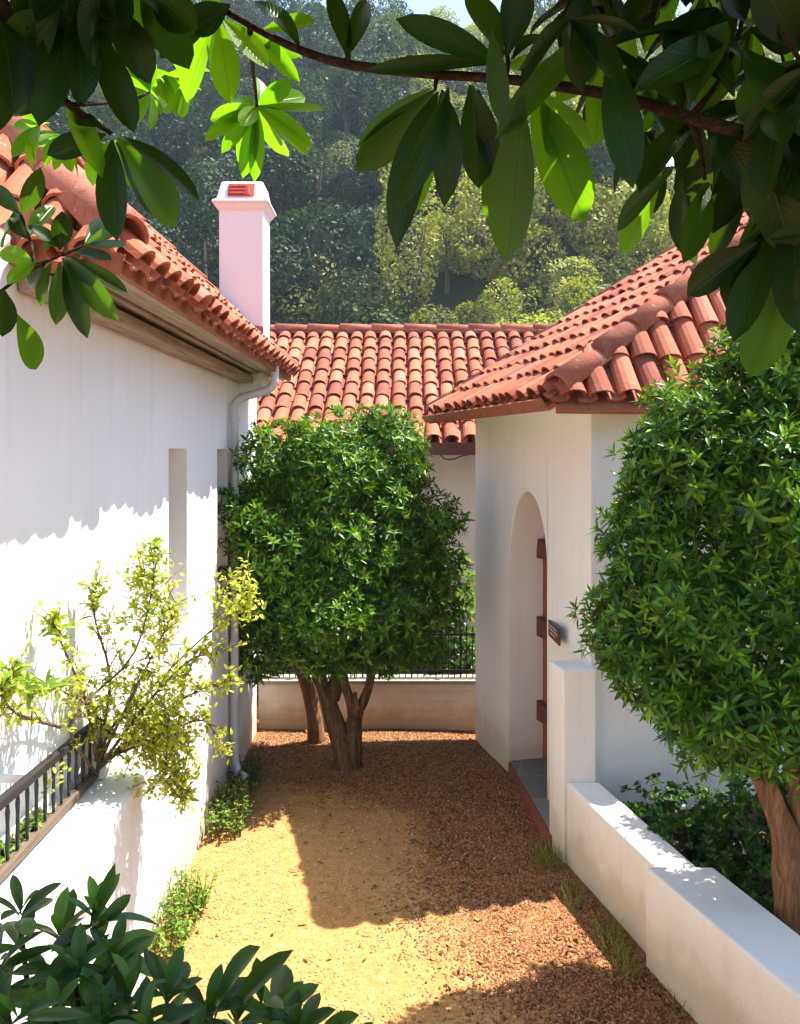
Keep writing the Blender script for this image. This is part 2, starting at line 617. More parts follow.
class Leaves:
    def __init__(self, tpl):
        self.tpl = tpl
        self.P, self.D, self.U, self.L, self.W, self.B, self.Y = [], [], [], [], [], [], []

    def add(self, p, d, u, l, w, b=1.0, young_lit_amt=0.0):
        self.Y.append(young_lit_amt)
        self.P.append(tuple(p)); self.D.append(tuple(d)); self.U.append(tuple(u))
        self.L.append(l); self.W.append(w); self.B.append(b)

    def rosette(self, p, axis, n, l, w, a0=25, a1=85, rnd=random):
        ax = Vector(axis).normalized()
        s = ax.orthogonal().normalized()
        o = ax.cross(s)
        ph = rnd.uniform(0, 6.28)
        yk = rnd.uniform(.0, 1.0) ** 1.5 * 1.1
        for i in range(n):
            f = (i + .5) / n
            th = math.radians(a0 + (a1 - a0) * f + rnd.uniform(-10, 10))
            ph += 2.39996 + rnd.uniform(-.3, .3)
            r = s * math.cos(ph) + o * math.sin(ph)
            d = ax * math.cos(th) + r * math.sin(th)
            u = ax * math.sin(th) - r * math.cos(th) + Vector((rnd.uniform(-.3, .3), rnd.uniform(-.3, .3), rnd.uniform(-.1, .1)))
            ll = l * (.55 + .45 * f + rnd.uniform(-.12, .16))
            off = ax * (l * .25 * (1 - f))
            self.add(Vector(p) + off, d, u, ll, w * ll / l * rnd.uniform(.85, 1.15), rnd.uniform(.2, 1.5), max(0.0, 1 - 1.7 * f) * yk)

    def build(self, name, mat, parent=None, loc=None):
        V, Q, uv = leaves_np(self.P, self.D, self.U, self.L, self.W, self.tpl, self.B)
        tint = np.repeat(np.array(self.Y)[:, None], len(self.tpl[0]), 0) * np.ones((1, 3))
        me = np_mesh(name, V, Q, uv, tint)
        me.materials.append(mat)
        return link(name, me, parent, loc)


def lobes_points(lobes, n, rnd, shell=(.72, 1.0)):
    """points on/near the surface of a union of ellipsoids with outward normals"""
    out = []
    wts = [l[1][0] * l[1][1] + l[1][1] * l[1][2] for l in lobes]
    tot = sum(wts)
    for (c, r), wt in zip(lobes, wts):
        k = int(n * wt / tot)
        c = np.array(c); r = np.array(r)
        d = nrm(rnd.normal(size=(k, 3)))
        s = rnd.uniform(shell[0] ** 3, shell[1] ** 3, size=(k, 1)) ** (1 / 3)
        p = c + d * r * s
        nn = nrm(d / r)
        keep = np.ones(k, bool)
        for c2, r2 in lobes:
            if c2 is c or (np.allclose(c2, c) and np.allclose(r2, r)):
                continue
            q = (p - np.array(c2)) / (np.array(r2) * .72)
            keep &= (q * q).sum(1) > 1
        for a, b in zip(p[keep], nn[keep]):
            out.append((a, b))
    return out


def clumped(lobes, n, seed, r=(.15, .30)):
    rnd = np.random.default_rng(seed)
    out = [(c, tuple(np.array(q) * .80)) for c, q in lobes]
    for p, nn in lobes_points(lobes, n, rnd, (.80, .98)):
        k = rnd.uniform(*r)
        out.append((tuple(p), (k, k, k * rnd.uniform(.7, 1.0))))
    return out


def whorl_crown(lobes, n, leaf_l, leaf_w, nleaf, name, mat, parent, seed, tpl, up=.55, inner=.35, filt=None):
    rnd = np.random.default_rng(seed)
    pr = random.Random(seed)
    LV = Leaves(tpl)
    pts = lobes_points(lobes, n, rnd, (.80, 1.12)) + lobes_points(lobes, int(n * inner), rnd, (.3, .80))
    for p, nn in pts:
        if filt and not filt(p):
            continue
        ax = Vector(nn) * .8 + Vector((0, 0, up)) + Vector(rnd.normal(size=3)) * .28
        k = pr.uniform(.7, 1.25)
        LV.rosette(p + rnd.normal(size=3) * .03, ax, max(5, int(nleaf * pr.uniform(.7, 1.2))), leaf_l * k, leaf_w * k, 15, 95, pr)
    return LV.build(name, mat, parent)


TPL_MID = leaf_template(3, 1, 'lance', .3, .22)
TPL_TINY = leaf_template(2, 1, 'lance', .3, .22)
TPL_BIG = leaf_template(9, 2, 'obov', .42, .30)

# ------------------------------------------------------------------ tiles


def barrel(mb, base, ax, side, nrmv, L, r0, r1, h0, h1, seg=7, flat=.8, lip=True, under=False, thick=.016):
    """half-round tile: base = lower end on the roof surface, ax = up-slope"""
    vs = []
    for (s, r, h) in ((0, r0, h0), (L, r1, h1)):
        for k in range(seg + 1):
            a = math.pi * k / seg
            vs.append(base + ax * s + side * (r * math.cos(a)) + nrmv * (r * flat * math.sin(a) + h))
    n = seg + 1
    fs = [(k, k + 1, n + k + 1, n + k) for k in range(seg)]
    if lip:
        for k in range(n):
            a = math.pi * k / seg
            vs.append(base + side * ((r0 - thick) * math.cos(a)) + nrmv * ((r0 - thick) * flat * math.sin(a) + h0))
        fs += [(2 * n + k, 2 * n + k + 1, k + 1, k) for k in range(seg)]
        if under:
            for k in range(n):
                a = math.pi * k / seg
                vs.append(base + ax * (L * .8) + side * ((r1 - thick) * math.cos(a)) + nrmv * ((r1 - thick) * flat * math.sin(a) + h1))
            fs += [(3 * n + k, 3 * n + k + 1, 2 * n + k + 1, 2 * n + k) for k in range(seg)]
    mb.add(vs, fs)


def tile_slope(O, u, v, width, length, clips=(), col=.2, course=.33, rc=.082, seed=1, lip=0.0):
    rnd = random.Random(seed)
    u = Vector(u).normalized(); v = Vector(v).normalized(); O = Vector(O)
    n = u.cross(v)
    if n.z < 0:
        n = -n
    n.normalize()
    mb = MB()
    nc, nr = int(round(width / col)), int(math.ceil(length / course))
    cw = width / nc
    for i in range(nc):
        for j in range(nr):
            du, dn = rnd.uniform(-.009, .009), rnd.uniform(-.004, .011)
            s0 = j * course - .03 + rnd.uniform(-.02, .016)
            L = min(course + .07, length - s0 + .02)
            tw = rnd.uniform(-.03, .03)
            a2 = (v + u * tw).normalized()
            barrel(mb, O + u * ((i + .5) * cw + du) + v * s0 + n * dn, a2, u, n, L, rc * rnd.uniform(.97, 1.04), rc * .86, .040, .016, under=(j < 2))
            # pan tile between two covers (hollow side up)
            pb = O + u * (i * cw + du) + v * (s0 - .02) + n * (.034 + dn)
            vs = []
            for (s, r, h) in ((0, rc * .80, .010), (L, rc * .86, -.012)):
                for k in range(5):
                    a = math.pi * k / 4
                    vs.append(pb + v * s + u * (r * math.cos(a)) + n * (-r * .55 * math.sin(a) + h))
            for k in range(5):
                a = math.pi * k / 4
                vs.append(pb + u * (rc * .8 * math.cos(a)) + n * (-rc * .44 * math.sin(a) + .010 - .014))
            mb.add(vs, [(k, k + 1, 6 + k, 5 + k) for k in range(4)] + [(10 + k, 11 + k, 1 + k, k) for k in range(4)])
    # solid deck under the tiles
    a, b = O - n * .03 - v * lip, O + u * width - n * .03 - v * lip
    mb.hexa([a - n * .03, b - n * .03, b - n * .03 + v * length, a - n * .03 + v * length], [a, b, b + v * (length + lip), a + v * (length + lip)])
    me = mb.mesh('roof')
    bm = bmesh.new()
    bm.from_mesh(me)
    for (co, no) in clips:      # keep the side the normal points away from
        bmesh.ops.bisect_plane(bm, geom=bm.verts[:] + bm.edges[:] + bm.faces[:], plane_co=co, plane_no=no, clear_outer=True)
    out = MB()
    bm.verts.index_update()
    out.v = [tuple(x.co) for x in bm.verts]
    out.f = [tuple(x.index for x in f.verts) for f in bm.faces]
    bm.free()
    bpy.data.meshes.remove(me)
    return out


def cap_row(p, q, up, r=.11, L=.42, seed=3):
    """overlapping half-round caps from low end p to high end q"""
    rnd = random.Random(seed)
    p, q = Vector(p), Vector(q)
    ax = (q - p).normalized()
    side = ax.cross(Vector(up)).normalized()
    nn = side.cross(ax).normalized()
    mb = MB()
    n = max(1, int((q - p).length / L))
    for i in range(n):
        b = p + ax * ((q - p).length * i / n)
        barrel(mb, b + side * rnd.uniform(-.008, .008), (ax + side * rnd.uniform(-.015, .015)).normalized(), side, nn, (q - p).length / n + .07,
               r * rnd.uniform(.98, 1.03), r * .90, .012, -.006, seg=10, flat=.95, under=True, thick=.02)
    # mortar core so that the hip is closed
    mb.hexa([p - side * r * .7 - nn * .05, p + side * r * .7 - nn * .05, q + side * r * .7 - nn * .05, q - side * r * .7 - nn * .05],
            [p - side * r * .5 + nn * .03, p + side * r * .5 + nn * .03, q + side * r * .5 + nn * .03, q - side * r * .5 + nn * .03])
    return mb


# ================================================================== GROUND, HILL
def hill_z(x, y):
    t = np.clip((y - 24) / 26, 0, 1)
    s = t * t * (3 - 2 * t)
    z = s * (y - 26) * .66
    cap = 35 + 3 * np.sin(x * .045 + 1.1) + 2.0 * np.sin(x * .13) - .22 * np.clip(x, -30, 30)
    z = np.where(z > cap, cap + (z - cap) * .15, z)
    z = z + 1.2 * np.sin(x * .21 + y * .13) * s + .8 * np.sin(x * .37 - y * .29) * s
    return z


g = MB()
gx0, gx1, gy0, gy1 = -118, 118, -30, 128
xs = [gx0, -40, -10] + list(np.linspace(-3, 3, 41)) + [10, 40, gx1]
ys = [gy0, -5] + list(np.linspace(2, 12, 61)) + [18, 40, gy1]
vs = []
rg = random.Random(5)
for yy in ys:
    for xx in xs:
        inside = -3 < xx < 3 and 2 < yy < 12
        zz = .018 * math.sin(xx * 2.3 + yy) * math.sin(yy * 1.7 - xx * .8) + rg.uniform(-.006, .006) if inside else 0
        vs.append((xx, yy, zz))
nx = len(xs)
g.add(vs, [(j * nx + i, j * nx + i + 1, (j + 1) * nx + i + 1, (j + 1) * nx + i) for j in range(len(ys) - 1) for i in range(nx - 1)])
tag(g.build('ground', M['ground'], smooth=True), 'bare orange dirt path with a mulch strip along the right wall', 'ground', kind='structure')

hx, hy = np.linspace(-115, 115, 93), np.linspace(24, 126, 52)
HX, HY = np.meshgrid(hx, hy)
HZ = hill_z(HX, HY) - .05
V = np.stack([HX, HY, HZ], -1).reshape(-1, 3)
W_ = len(hx)
Q = np.array([(j * W_ + i, j * W_ + i + 1, (j + 1) * W_ + i + 1, (j + 1) * W_ + i) for j in range(len(hy) - 1) for i in range(W_ - 1)])
me = np_mesh('hill', V, Q)
me.materials.append(M['hill'])
tag(link('hill', me), 'steep wooded hillside rising behind the tiled roofs', 'hill', kind='structure')


def gz(x, y):
    return .018 * np.sin(x * 2.3 + y) * np.sin(y * 1.7 - x * .8) * ((x > -3) & (x < 3) & (y > 2) & (y < 12))


def scatter_chips(name, n, region, size, mat, label, cat, seed):
    rnd = np.random.default_rng(seed)
    P = region(rnd, n)
    P[:, 2] += gz(P[:, 0], P[:, 1]) + .001
    k = len(P)
    th = rnd.uniform(0, 6.28, k)
    a = np.stack([np.cos(th), np.sin(th), rnd.uniform(-.35, .35, k)], -1)
    b = np.stack([-np.sin(th), np.cos(th), rnd.uniform(-.35, .35, k)], -1)
    L = rnd.uniform(.4, 1.0, k)[:, None] * size[0]
    Wd = rnd.uniform(.4, 1.0, k)[:, None] * size[1]
    H = rnd.uniform(.3, 1.0, k)[:, None] * size[2]
    up = np.array([0, 0, 1.0])
    base = P
    vs = np.stack([base - a * L - b * Wd * .8, base + a * L * .9 - b * Wd, base + a * L + b * Wd * .9, base - a * L * .8 + b * Wd,
                   base - a * L * .6 - b * Wd * .5 + up * H, base + a * L * .7 - b * Wd * .6 + up * H * .8,
                   base + a * L * .6 + b * Wd * .6 + up * H, base - a * L * .7 + b * Wd * .5 + up * H * 1.1], 1)
    q = np.array([(4, 5, 6, 7), (0, 1, 5, 4), (1, 2, 6, 5), (2, 3, 7, 6), (3, 0, 4, 7)])
    Qs = (q[None] + (np.arange(k) * 8)[:, None, None]).reshape(-1, 4)
    me = np_mesh(name, vs.reshape(-1, 3), Qs, smooth=False)
    me.materials.append(mat)
    return tag(link(name, me), label, cat, kind='stuff')


def mulch_region(rnd, n):
    y = 9.0 - 5.2 * rnd.uniform(0, 1, n * 3) ** .8
    x = rnd.uniform(-1.38, 1.5, n * 3)
    edge = np.where(y > 7.0, -.1 - (y - 7.0) * .9, (.12 + (7 - y) * .20)) + .18 * np.sin(y * 2.1) + rnd.normal(0, .22, len(y))
    lim = 2.33 - .205 * y
    lim = np.where(y > 6.3, 2.69 - .227 * y, lim)
    k = (x > edge) & (x < lim)
    P = np.stack([x[k], y[k], np.full(k.sum(), .002)], -1)
    return P[:n]


def grit_region(rnd, n):
    y = 9.0 - 5.2 * rnd.uniform(0, 1, n) ** .8
    x = rnd.uniform(-1.38, .9, n)
    return np.stack([x, y, np.full(n, .003)], -1)


scatter_chips('bark_mulch', 38000, mulch_region, (.0115, .0072, .008), M['chips'], 'reddish bark mulch strewn along the foot of the right wall', 'mulch', 21)
scatter_chips('gravel', 9000, grit_region, (.007, .006, .006), M['grit'], 'fine pale grit scattered over the sandy path', 'gravel', 22)

rl_ = np.random.default_rng(23)
LT = Leaves(TPL_TINY)
for k in range(620):
    if k < 330:
        x, y = rl_.normal(-.4, .55), rl_.normal(7.7, .6)
    else:
        y = rl_.uniform(4.1, 8.8)
        x = rl_.uniform(.2, 2.3 - .205 * y) if k < 520 and 2.3 - .205 * y > .2 else rl_.uniform(-1.3, .6)
    if not (-1.38 < x < 2.28 - .2 * y and 3.9 < y < 8.98):
        continue
    LT.add((x, y, float(gz(np.array(x), np.array(y))) + .014), (rl_.normal(), rl_.normal(), rl_.normal(0, .15)), (rl_.normal(0, .3), rl_.normal(0, .3), 1), rl_.uniform(.03, .075), rl_.uniform(.007, .013), rl_.uniform(-1.5, 1.5))
tag(LT.build('leaf_litter', leaf_mat('fallen_leaf', [(0, (.12, .06, .02)), (.4, (.25, .15, .045)), (.7, (.34, .25, .07)), (1, (.10, .11, .02))], (.3, .2, .05), .15, .7, .15)),
    'dry fallen leaves scattered on the path under the trees', 'leaf litter', kind='stuff')

# terrace the photograph is taken from (below the picture)
tb = MB().box(-1.42, 3.4, -3.0, 1.9, -.02, 1.2)
tag(tb.build('terrace', M['paving']), 'raised terrace in front of the path', 'terrace', kind='structure')

# ================================================================== LEFT HOUSE
LX = -1.42
lh = thing('plastered_house', 'long white house on the left with a sunlit wall, slit windows and chimney', 'house', (LX - 1, 6, 0), 'tile-roofed white houses')
# wall with two slit windows
wins = [(5.52, 6.0, 1.50, 2.81), (6.99, 7.41, 1.2, 2.81)]
T = .35


def slit_wall():
    mb = MB()
    us = sorted({2.2, 8.92} | {w[0] for w in wins} | {w[1] for w in wins})
    topz = 3.58
    for a, b in zip(us[:-1], us[1:]):
        w = next((w for w in wins if abs(w[0] - a) < 1e-6), None)
        spans = [(-.3, topz)] if w is None else [(-.3, w[2]), (w[3], topz)]
        for z0, z1 in spans:
            mb.quad((LX, a, z0), (LX, b, z0), (LX, b, z1), (LX, a, z1))
        if w:
            y0, y1, z0, z1 = w
            xi = LX - .42
            mb.quad((LX, y0, z0), (LX, y0, z1), (xi, y0, z1), (xi, y0, z0))
            mb.quad((LX, y1, z0), (xi, y1, z0), (xi, y1, z1), (LX, y1, z1))
            mb.quad((LX, y0, z0), (xi, y0, z0), (xi, y1, z0), (LX, y1, z0))
            mb.quad((LX, y0, z1), (LX, y1, z1), (xi, y1, z1), (xi, y0, z1))
    x2 = LX - 4.0
    mb.quad((LX, 2.2, topz), (LX, 8.92, topz), (x2, 8.92, topz), (x2, 2.2, topz))
    mb.quad((LX, 2.2, -.3), (LX, 2.2, topz), (x2, 2.2, topz), (x2, 2.2, -.3))
    mb.quad((LX, 8.92, -.3), (x2, 8.92, -.3), (x2, 8.92, topz), (LX, 8.92, topz))
    mb.quad((x2, 2.2, -.3), (x2, 2.2, topz), (x2, 8.92, topz), (x2, 8.92, -.3))
    return mb


slit_wall().build('wall', M['white'], lh, fix=True, bevel=.012)
for y0, y1, z0, z1 in wins:
    f = MB()
    x = LX - .30
    for (a, b) in ((y0 + .003, y0 + .05), (y1 - .05, y1 - .003)):
        f.box(x - .04, x, a, b, z0 + .003, z1 - .003)
    for (a, b) in ((z0 + .003, z0 + .05), (z1 - .05, z1 - .003), ((z0 + z1) / 2 - .02, (z0 + z1) / 2 + .02)):
        f.box(x - .037, x - .003, y0 + .05, y1 - .05, a, b)
    fo = f.build('window', M['railing_wood'], lh)
    MB().box(x - .024, x - .018, y0 + .045, y1 - .045, z0 + .045, z1 - .045).build('pane', plain('window_glass', (.03, .035, .04), .08, .6, .1, 3, .02) if 'glass' not in M else M['glass'], fo)

tanL = .95
EX, EZ = -1.02, 3.50
vL = Vector((-1, 0, tanL)).normalized()
runL = 2.6
hipd = Vector((-1, 1, 0)).normalized()
hipn = Vector((-1, -1, 0)).normalized()      # points to the near-slope side
CY = 3.30
mb = tile_slope((EX, CY, EZ), (0, 1, 0), vL, 8.45 - CY, runL * math.sqrt(1 + tanL ** 2),
                [((EX, CY, EZ), hipn)], col=.19, seed=4)
roofL = mb.build('roof', M['tile'], lh, smooth=False)
mb = tile_slope((EX - 5.2, CY, EZ), (1, 0, 0), Vector((0, 1, tanL)), 5.2, runL * math.sqrt(1 + tanL ** 2),
                [((EX, CY, EZ), -hipn)], col=.19, seed=5)
mb.build('end_roof', M['tile'], lh)
cap_row((EX - .02, CY + .05, EZ + .07), (EX - runL, CY + runL, EZ + runL * tanL + .06), (0.5, -.5, 1), .115, .6).build('hip_cap', M['cap'], roofL, smooth=True)
# gable verge tiles at the far end
cap_row((EX + .02, 8.45, EZ + .03), (EX - runL, 8.45, EZ + .03 + runL * tanL), (.7, 0, .7), .09, .40, 8).build('verge_cap', M['cap'], roofL, smooth=True)
# gable below the far verge, back slope of the roof
gm = MB()
gm.add([(EX - .3, 8.40, EZ + .16), (EX - 2.6, 8.40, EZ + 2.36), (EX - 4.9, 8.40, EZ + .16), (EX - 4.4, 8.40, 3.5), (EX - .42, 8.40, 3.5)], [(0, 1, 2, 3, 4)])
gm.quad((EX - 2.6, CY + 2.6, EZ + 2.4), (EX - 2.6, 8.45, EZ + 2.4), (EX - 5.2, 8.45, EZ - .03), (EX - 5.2, CY, EZ - .03))
gm.build('gable', M['white'], lh)
# fascia under the tile ends and sloping board soffit
MB().hexa([(EX + .0, CY, EZ - .055), (EX + .0, 8.4, EZ - .055), (EX - .03, 8.4, EZ - .055), (EX - .03, CY, EZ - .055)],
          [(EX + .012, CY, EZ + .02), (EX + .012, 8.4, EZ + .02), (EX - .03, 8.4, EZ + .0), (EX - .03, CY, EZ + .0)]).build('fascia', M['fascia'], lh)
sm = MB()
nb = 4
for i in range(nb):
    f0, f1 = i / nb, (i + 1) / nb - .03
    xa, xb = EX - .032 - (EX - LX - .03) * f0, EX - .032 - (EX - LX - .03) * f1
    za, zb = EZ - .048 + .03 * f0, EZ - .048 + .03 * f1
    dz = .012 * (i % 2)
    sm.hexa([(xa, CY, za + dz), (xa, 8.4, za + dz), (xb, 8.4, zb + dz), (xb, CY, zb + dz)],
            [(xa, CY, za + .02 + dz), (xa, 8.4, za + .02 + dz), (xb, 8.4, zb + .02 + dz), (xb, CY, zb + .02 + dz)])
sm.build('soffit', M['soffit'], lh)
MB().hexa([(LX + .002, CY + .03, 3.385), (LX + .13, CY + .03, 3.385), (LX + .13, 8.38, 3.385), (LX + .002, 8.38, 3.385)],
          [(LX + .002, CY + .03, 3.45), (LX + .13, CY + .03, 3.45), (LX + .13, 8.38, 3.45), (LX + .002, 8.38, 3.45)]).build('eave_beam', M['soffit'], lh, bevel=.01)
# near end board of the eave
MB().hexa([(EX, CY - .002, EZ - .055), (LX, CY - .002, EZ - .03), (LX, CY + .03, EZ - .03), (EX, CY + .03, EZ - .055)],
          [(EX, CY - .002, EZ + .02), (LX, CY - .002, EZ + .22), (LX, CY + .03, EZ + .22), (EX, CY + .03, EZ + .02)]).build('end_board', M['fascia'], lh)
# rain pipe
px = LX + .055
pp = spline([(EX - .015, 7.43, EZ + .03), (EX - .015, 7.43, EZ - .10), (EX - .05, 7.43, EZ - .19), (EX - .17, 7.43, EZ - .235), (px + .06, 7.43, EZ - .27), (px, 7.43, EZ - .33), (px, 7.43, EZ - .5)], 26)
pp += [Vector((px, 7.43, z)) for z in (2.2, 1.2, .25)] + [Vector((px + .03, 7.42, .14)), Vector((px + .10, 7.40, .10))]
dp = MB().tube(pp, .034, 14).build('downpipe', M['pipe'], lh, smooth=True)
for z in (.9, 2.1, 3.05):
    MB().tube([(px, 7.43, z - .02), (px, 7.43, z + .02)], .040, 14).build('pipe_clip', M['pipe'], dp)

# chimney
cx, cy = -1.395, 8.10
ch = MB()
prof = [(.195, .20, 3.3), (.195, .20, 4.90), (.21, .215, 4.915), (.24, .245, 4.96), (.25, .255, 4.965), (.25, .255, 4.985), (.215, .22, 5.00), (.185, .15, 5.165), (.165, .13, 5.175)]
vs, fs = [], []
for (a, b, z) in prof:
    vs += [(cx - a, cy - b, z), (cx + a, cy - b, z), (cx + a, cy + b, z), (cx - a, cy + b, z)]
for i in range(len(prof) - 1):
    for k in range(4):
        fs.append((i * 4 + k, i * 4 + (k + 1) % 4, i * 4 + 4 + (k + 1) % 4, i * 4 + 4 + k))
fs.append(tuple((len(prof) - 1) * 4 + k for k in range(4)))
ch.add(vs, fs)
cho = ch.build('chimney', M['chimney'], roofL, bevel=.012)
vt = MB()
for (xa, xb, za, zb) in ((-.115, .115, 5.025, 5.145),):
    ya, yb = cy - .222 + .002, cy - .158
    y0 = lambda z: cy - .22 + (z - 5.0) / .165 * .07
    vt.hexa([(cx + xa, y0(za) - .016, za), (cx + xb, y0(za) - .016, za), (cx + xb, y0(za) + .03, za), (cx + xa, y0(za) + .03, za)],
            [(cx + xa, y0(zb) - .016, zb), (cx + xb, y0(zb) - .016, zb), (cx + xb, y0(zb) + .03, zb), (cx + xa, y0(zb) + .03, zb)])
    for k in range(3):
        z = za + .022 + k * .034
        vt.hexa([(cx + xa + .015, y0(z) - .028, z), (cx + xb - .07, y0(z) - .028, z), (cx + xb - .07, y0(z), z), (cx + xa + .015, y0(z), z)],
                [(cx + xa + .015, y0(z) - .022, z + .018), (cx + xb - .07, y0(z) - .022, z + .018), (cx + xb - .07, y0(z), z + .018), (cx + xa + .015, y0(z), z + .018)])
    vt.hexa([(cx + xb - .055, y0(za) - .026, za + .012), (cx + xb - .03, y0(za) - .026, za + .012), (cx + xb - .03, y0(za), za + .012), (cx + xb - .055, y0(za), za + .012)],
            [(cx + xb - .055, y0(zb) - .026, zb - .02), (cx + xb - .03, y0(zb) - .026, zb - .02), (cx + xb - .03, y0(zb), zb - .02), (cx + xb - .055, y0(zb), zb - .02)])
vto = vt.build('vent', plain('red_vent_clay', (.50, .075, .05), .7, .3, .35, 40), cho) if False else None
# (sub-parts go no deeper than thing > part > sub-part, so the vent sits beside the chimney)
vt.build('chimney_vent', plain('red_vent_clay', (.50, .085, .055), .7, .3, .4, 40), roofL)
fl = MB()
fl.hexa([(cx - .20, cy - .235, 3.80), (cx + .198, cy - .235, 3.70), (cx + .198, cy - .203, 3.70), (cx - .20, cy - .203, 3.80)],
        [(cx - .20, cy - .225, 3.93), (cx + .198, cy - .225, 3.88), (cx + .198, cy - .203, 3.88), (cx - .20, cy - .203, 3.93)])
fl.build('chimney_flashing', M['flash'], roofL)

# ledge in front of the left wall, with its low railing
ld = MB()
ld.box(LX + .002, -1.165, 1.4, 4.13, -.3, 1.32)
lw = thing('ledge_wall', 'low white ledge wall in front of the left house, carrying the wooden railing', 'wall', (-1.3, 3, 0))
ld.build('wall', M['white'], lw, bevel=.02)
ps = MB().box(LX + .004, -1.325, 4.03, 4.13, 1.322, 1.565)
ps.build('end_post', M['cream'], lw, bevel=.012)

rl = thing('railing', 'dark wooden railing with turned balusters on the white ledge at left', 'railing', (-1.375, 3.3, 1.32))
RX = -1.365
MB().bar((RX, 2.2, 1.612), (RX, 4.03, 1.575), .034, .034).build('handrail', M['railing_wood'], rl, bevel=.006)
MB().bar((RX, 2.2, 1.352), (RX, 4.03, 1.352), .036, .036).build('bottom_rail', M['rail_bottom'], rl, bevel=.006)
y = 2.3
k = 0
while y < 4.02:
    zt = 1.612 - (y - 2.2) / 1.83 * .037
    pts = [(RX, y, z) for z in (1.375, 1.40, 1.43, 1.49, 1.54, 1.565, zt - .02)]
    MB().tube(pts, [.0065, .0065, .009, .0065, .009, .0065, .0065], 8).build('baluster', M['iron'], rl, smooth=True)
    y += .083

# ================================================================== BACK WALL + FENCE
bw = MB().box(-1.418, 1.0, 9.02, 9.24, -.2, .455)
bwt = thing('garden_wall', 'low painted brick wall across the far end of the path', 'wall', (-.4, 9.1, 0), 'low garden walls')
bw.build('wall', M['brickwall'], bwt, bevel=.012)
MB().box(-1.417, 1.0, 8.995, 9.26, .457, .495).build('coping', plain('grey_coping', (.42, .38, .32), .9, .1, .4, 10), bwt, bevel=.008)
fe = thing('iron_fence', 'black iron fence of thin pickets standing on the low brick wall', 'fence', (-.4, 9.13, .495))
for z in (.56, .93):
    MB().bar((-1.41, 9.13, z), (.98, 9.13, z), .022, .022).build('rail', M['iron'], fe)
x = -1.37
k = 0
while x < .98:
    top = 1.0 if k % 8 else 1.06
    w = .010 if k % 8 else .018
    mb = MB()
    mb.box(x - w / 2, x + w / 2, 9.123, 9.137, .495, top - .03)
    mb.add([(x - w, 9.13 - w, top - .03), (x + w, 9.13 - w, top - .03), (x + w, 9.13 + w, top - .03), (x - w, 9.13 + w, top - .03), (x, 9.13, top + .03)],
           [(0, 1, 4), (1, 2, 4), (2, 3, 4), (3, 0, 4), (3, 2, 1, 0)])
    mb.build('picket', M['iron'], fe)
    x += .062
    k += 1

# ================================================================== BACK HOUSE
bh = thing('plastered_house', 'cream house across the back with a straight tiled roof facing the path', 'house', (0, 12.5, 0), 'tile-roofed white houses')
MB().box(-3.0, 3.6, 11.0, 15.4, -.2, 2.93).build('wall', M['cream'], bh, bevel=.01)
BE, BZ = 10.52, 2.90
tb_ = .615
ln = 2.55 * math.sqrt(1 + tb_ ** 2)
rb = tile_slope((-3.2, BE, BZ), (1, 0, 0), (0, 1, tb_), 7.0, ln, col=.205, course=.345, rc=.088, seed=9).build('roof', M['tile'], bh)
cap_row((-3.2, BE + 2.55, BZ + 2.55 * tb_ + .07), (3.8, BE + 2.55, BZ + 2.55 * tb_ + .07), (0, 0, 1), .095, .45, 12).build('ridge_cap', M['cap'], rb, smooth=True)
bk = MB()
bk.quad((-3.2, BE + 2.55, BZ + 2.55 * tb_ + .03), (3.8, BE + 2.55, BZ + 2.55 * tb_ + .03), (3.8, BE + 5.2, BZ), (-3.2, BE + 5.2, BZ))
bk.add([(-3.0, 11.0, 2.9), (-3.0, 15.4, 2.9), (-3.0, BE + 2.55, BZ + 1.6)], [(0, 1, 2)])
bk.add([(3.6, 11.0, 2.9), (3.6, 15.4, 2.9), (3.6, BE + 2.55, BZ + 1.6)], [(0, 1, 2)])
bk.build('back_roof', M['tile'], bh)
MB().box(-3.2, 3.8, BE - .04, BE + .0, BZ - .16, BZ - .01).build('fascia', M['dark_fascia'], bh)
MB().box(-3.2, 3.8, BE + .003, 10.998, BZ - .14, BZ - .10).build('soffit', M['dark_fascia'], bh)
wr = spline([(.46, 10.53, 2.76), (.52, 10.55, 2.70), (.62, 10.6, 2.69), (.75, 10.8, 2.73), (.9, 10.99, 2.75)], 12)
MB().tube(wr, .008, 6).build('cable', M['iron'], bh)

# ================================================================== RIGHT HOUSE
RA = Vector((1.02, 5.9, 0))
RU = Vector((-.2216, .975, 0)).normalized()
RV = Vector((.975, .2216, 0)).normalized()


def RP(u, v, z):
    return RA + RU * u + RV * v + Vector((0, 0, z))


rh = thing('plastered_house', 'white house on the right with an arched doorway under a hipped tile roof', 'house', RP(1.5, 2, 0), 'tile-roofed white houses')
U0, U1, V0, V1 = .2285, 2.845, .348, 7.6
WT = 3.135
au0, au1, spring, rise = 1.004, 1.869, 1.80, .655
uc, hw = (au0 + au1) / 2, (au1 - au0) / 2
NA = 28
arch = [(uc - hw * math.cos(math.pi * i / NA), spring + rise * math.sin(math.pi * i / NA)) for i in range(NA + 1)]
D_ = .37
wb = MB()
wb.quad(RP(U0, V0, -.2), RP(au0, V0, -.2), RP(au0, V0, WT), RP(U0, V0, WT))
wb.quad(RP(au1, V0, -.2), RP(U1, V0, -.2), RP(U1, V0, WT), RP(au1, V0, WT))
for (a, za), (b, zb) in zip(arch[:-1], arch[1:]):
    wb.quad(RP(a, V0, za), RP(b, V0, zb), RP(b, V0, WT), RP(a, V0, WT))
    wb.quad(RP(a, V0, za), RP(a, V0 + D_, za), RP(b, V0 + D_, zb), RP(b, V0, zb))
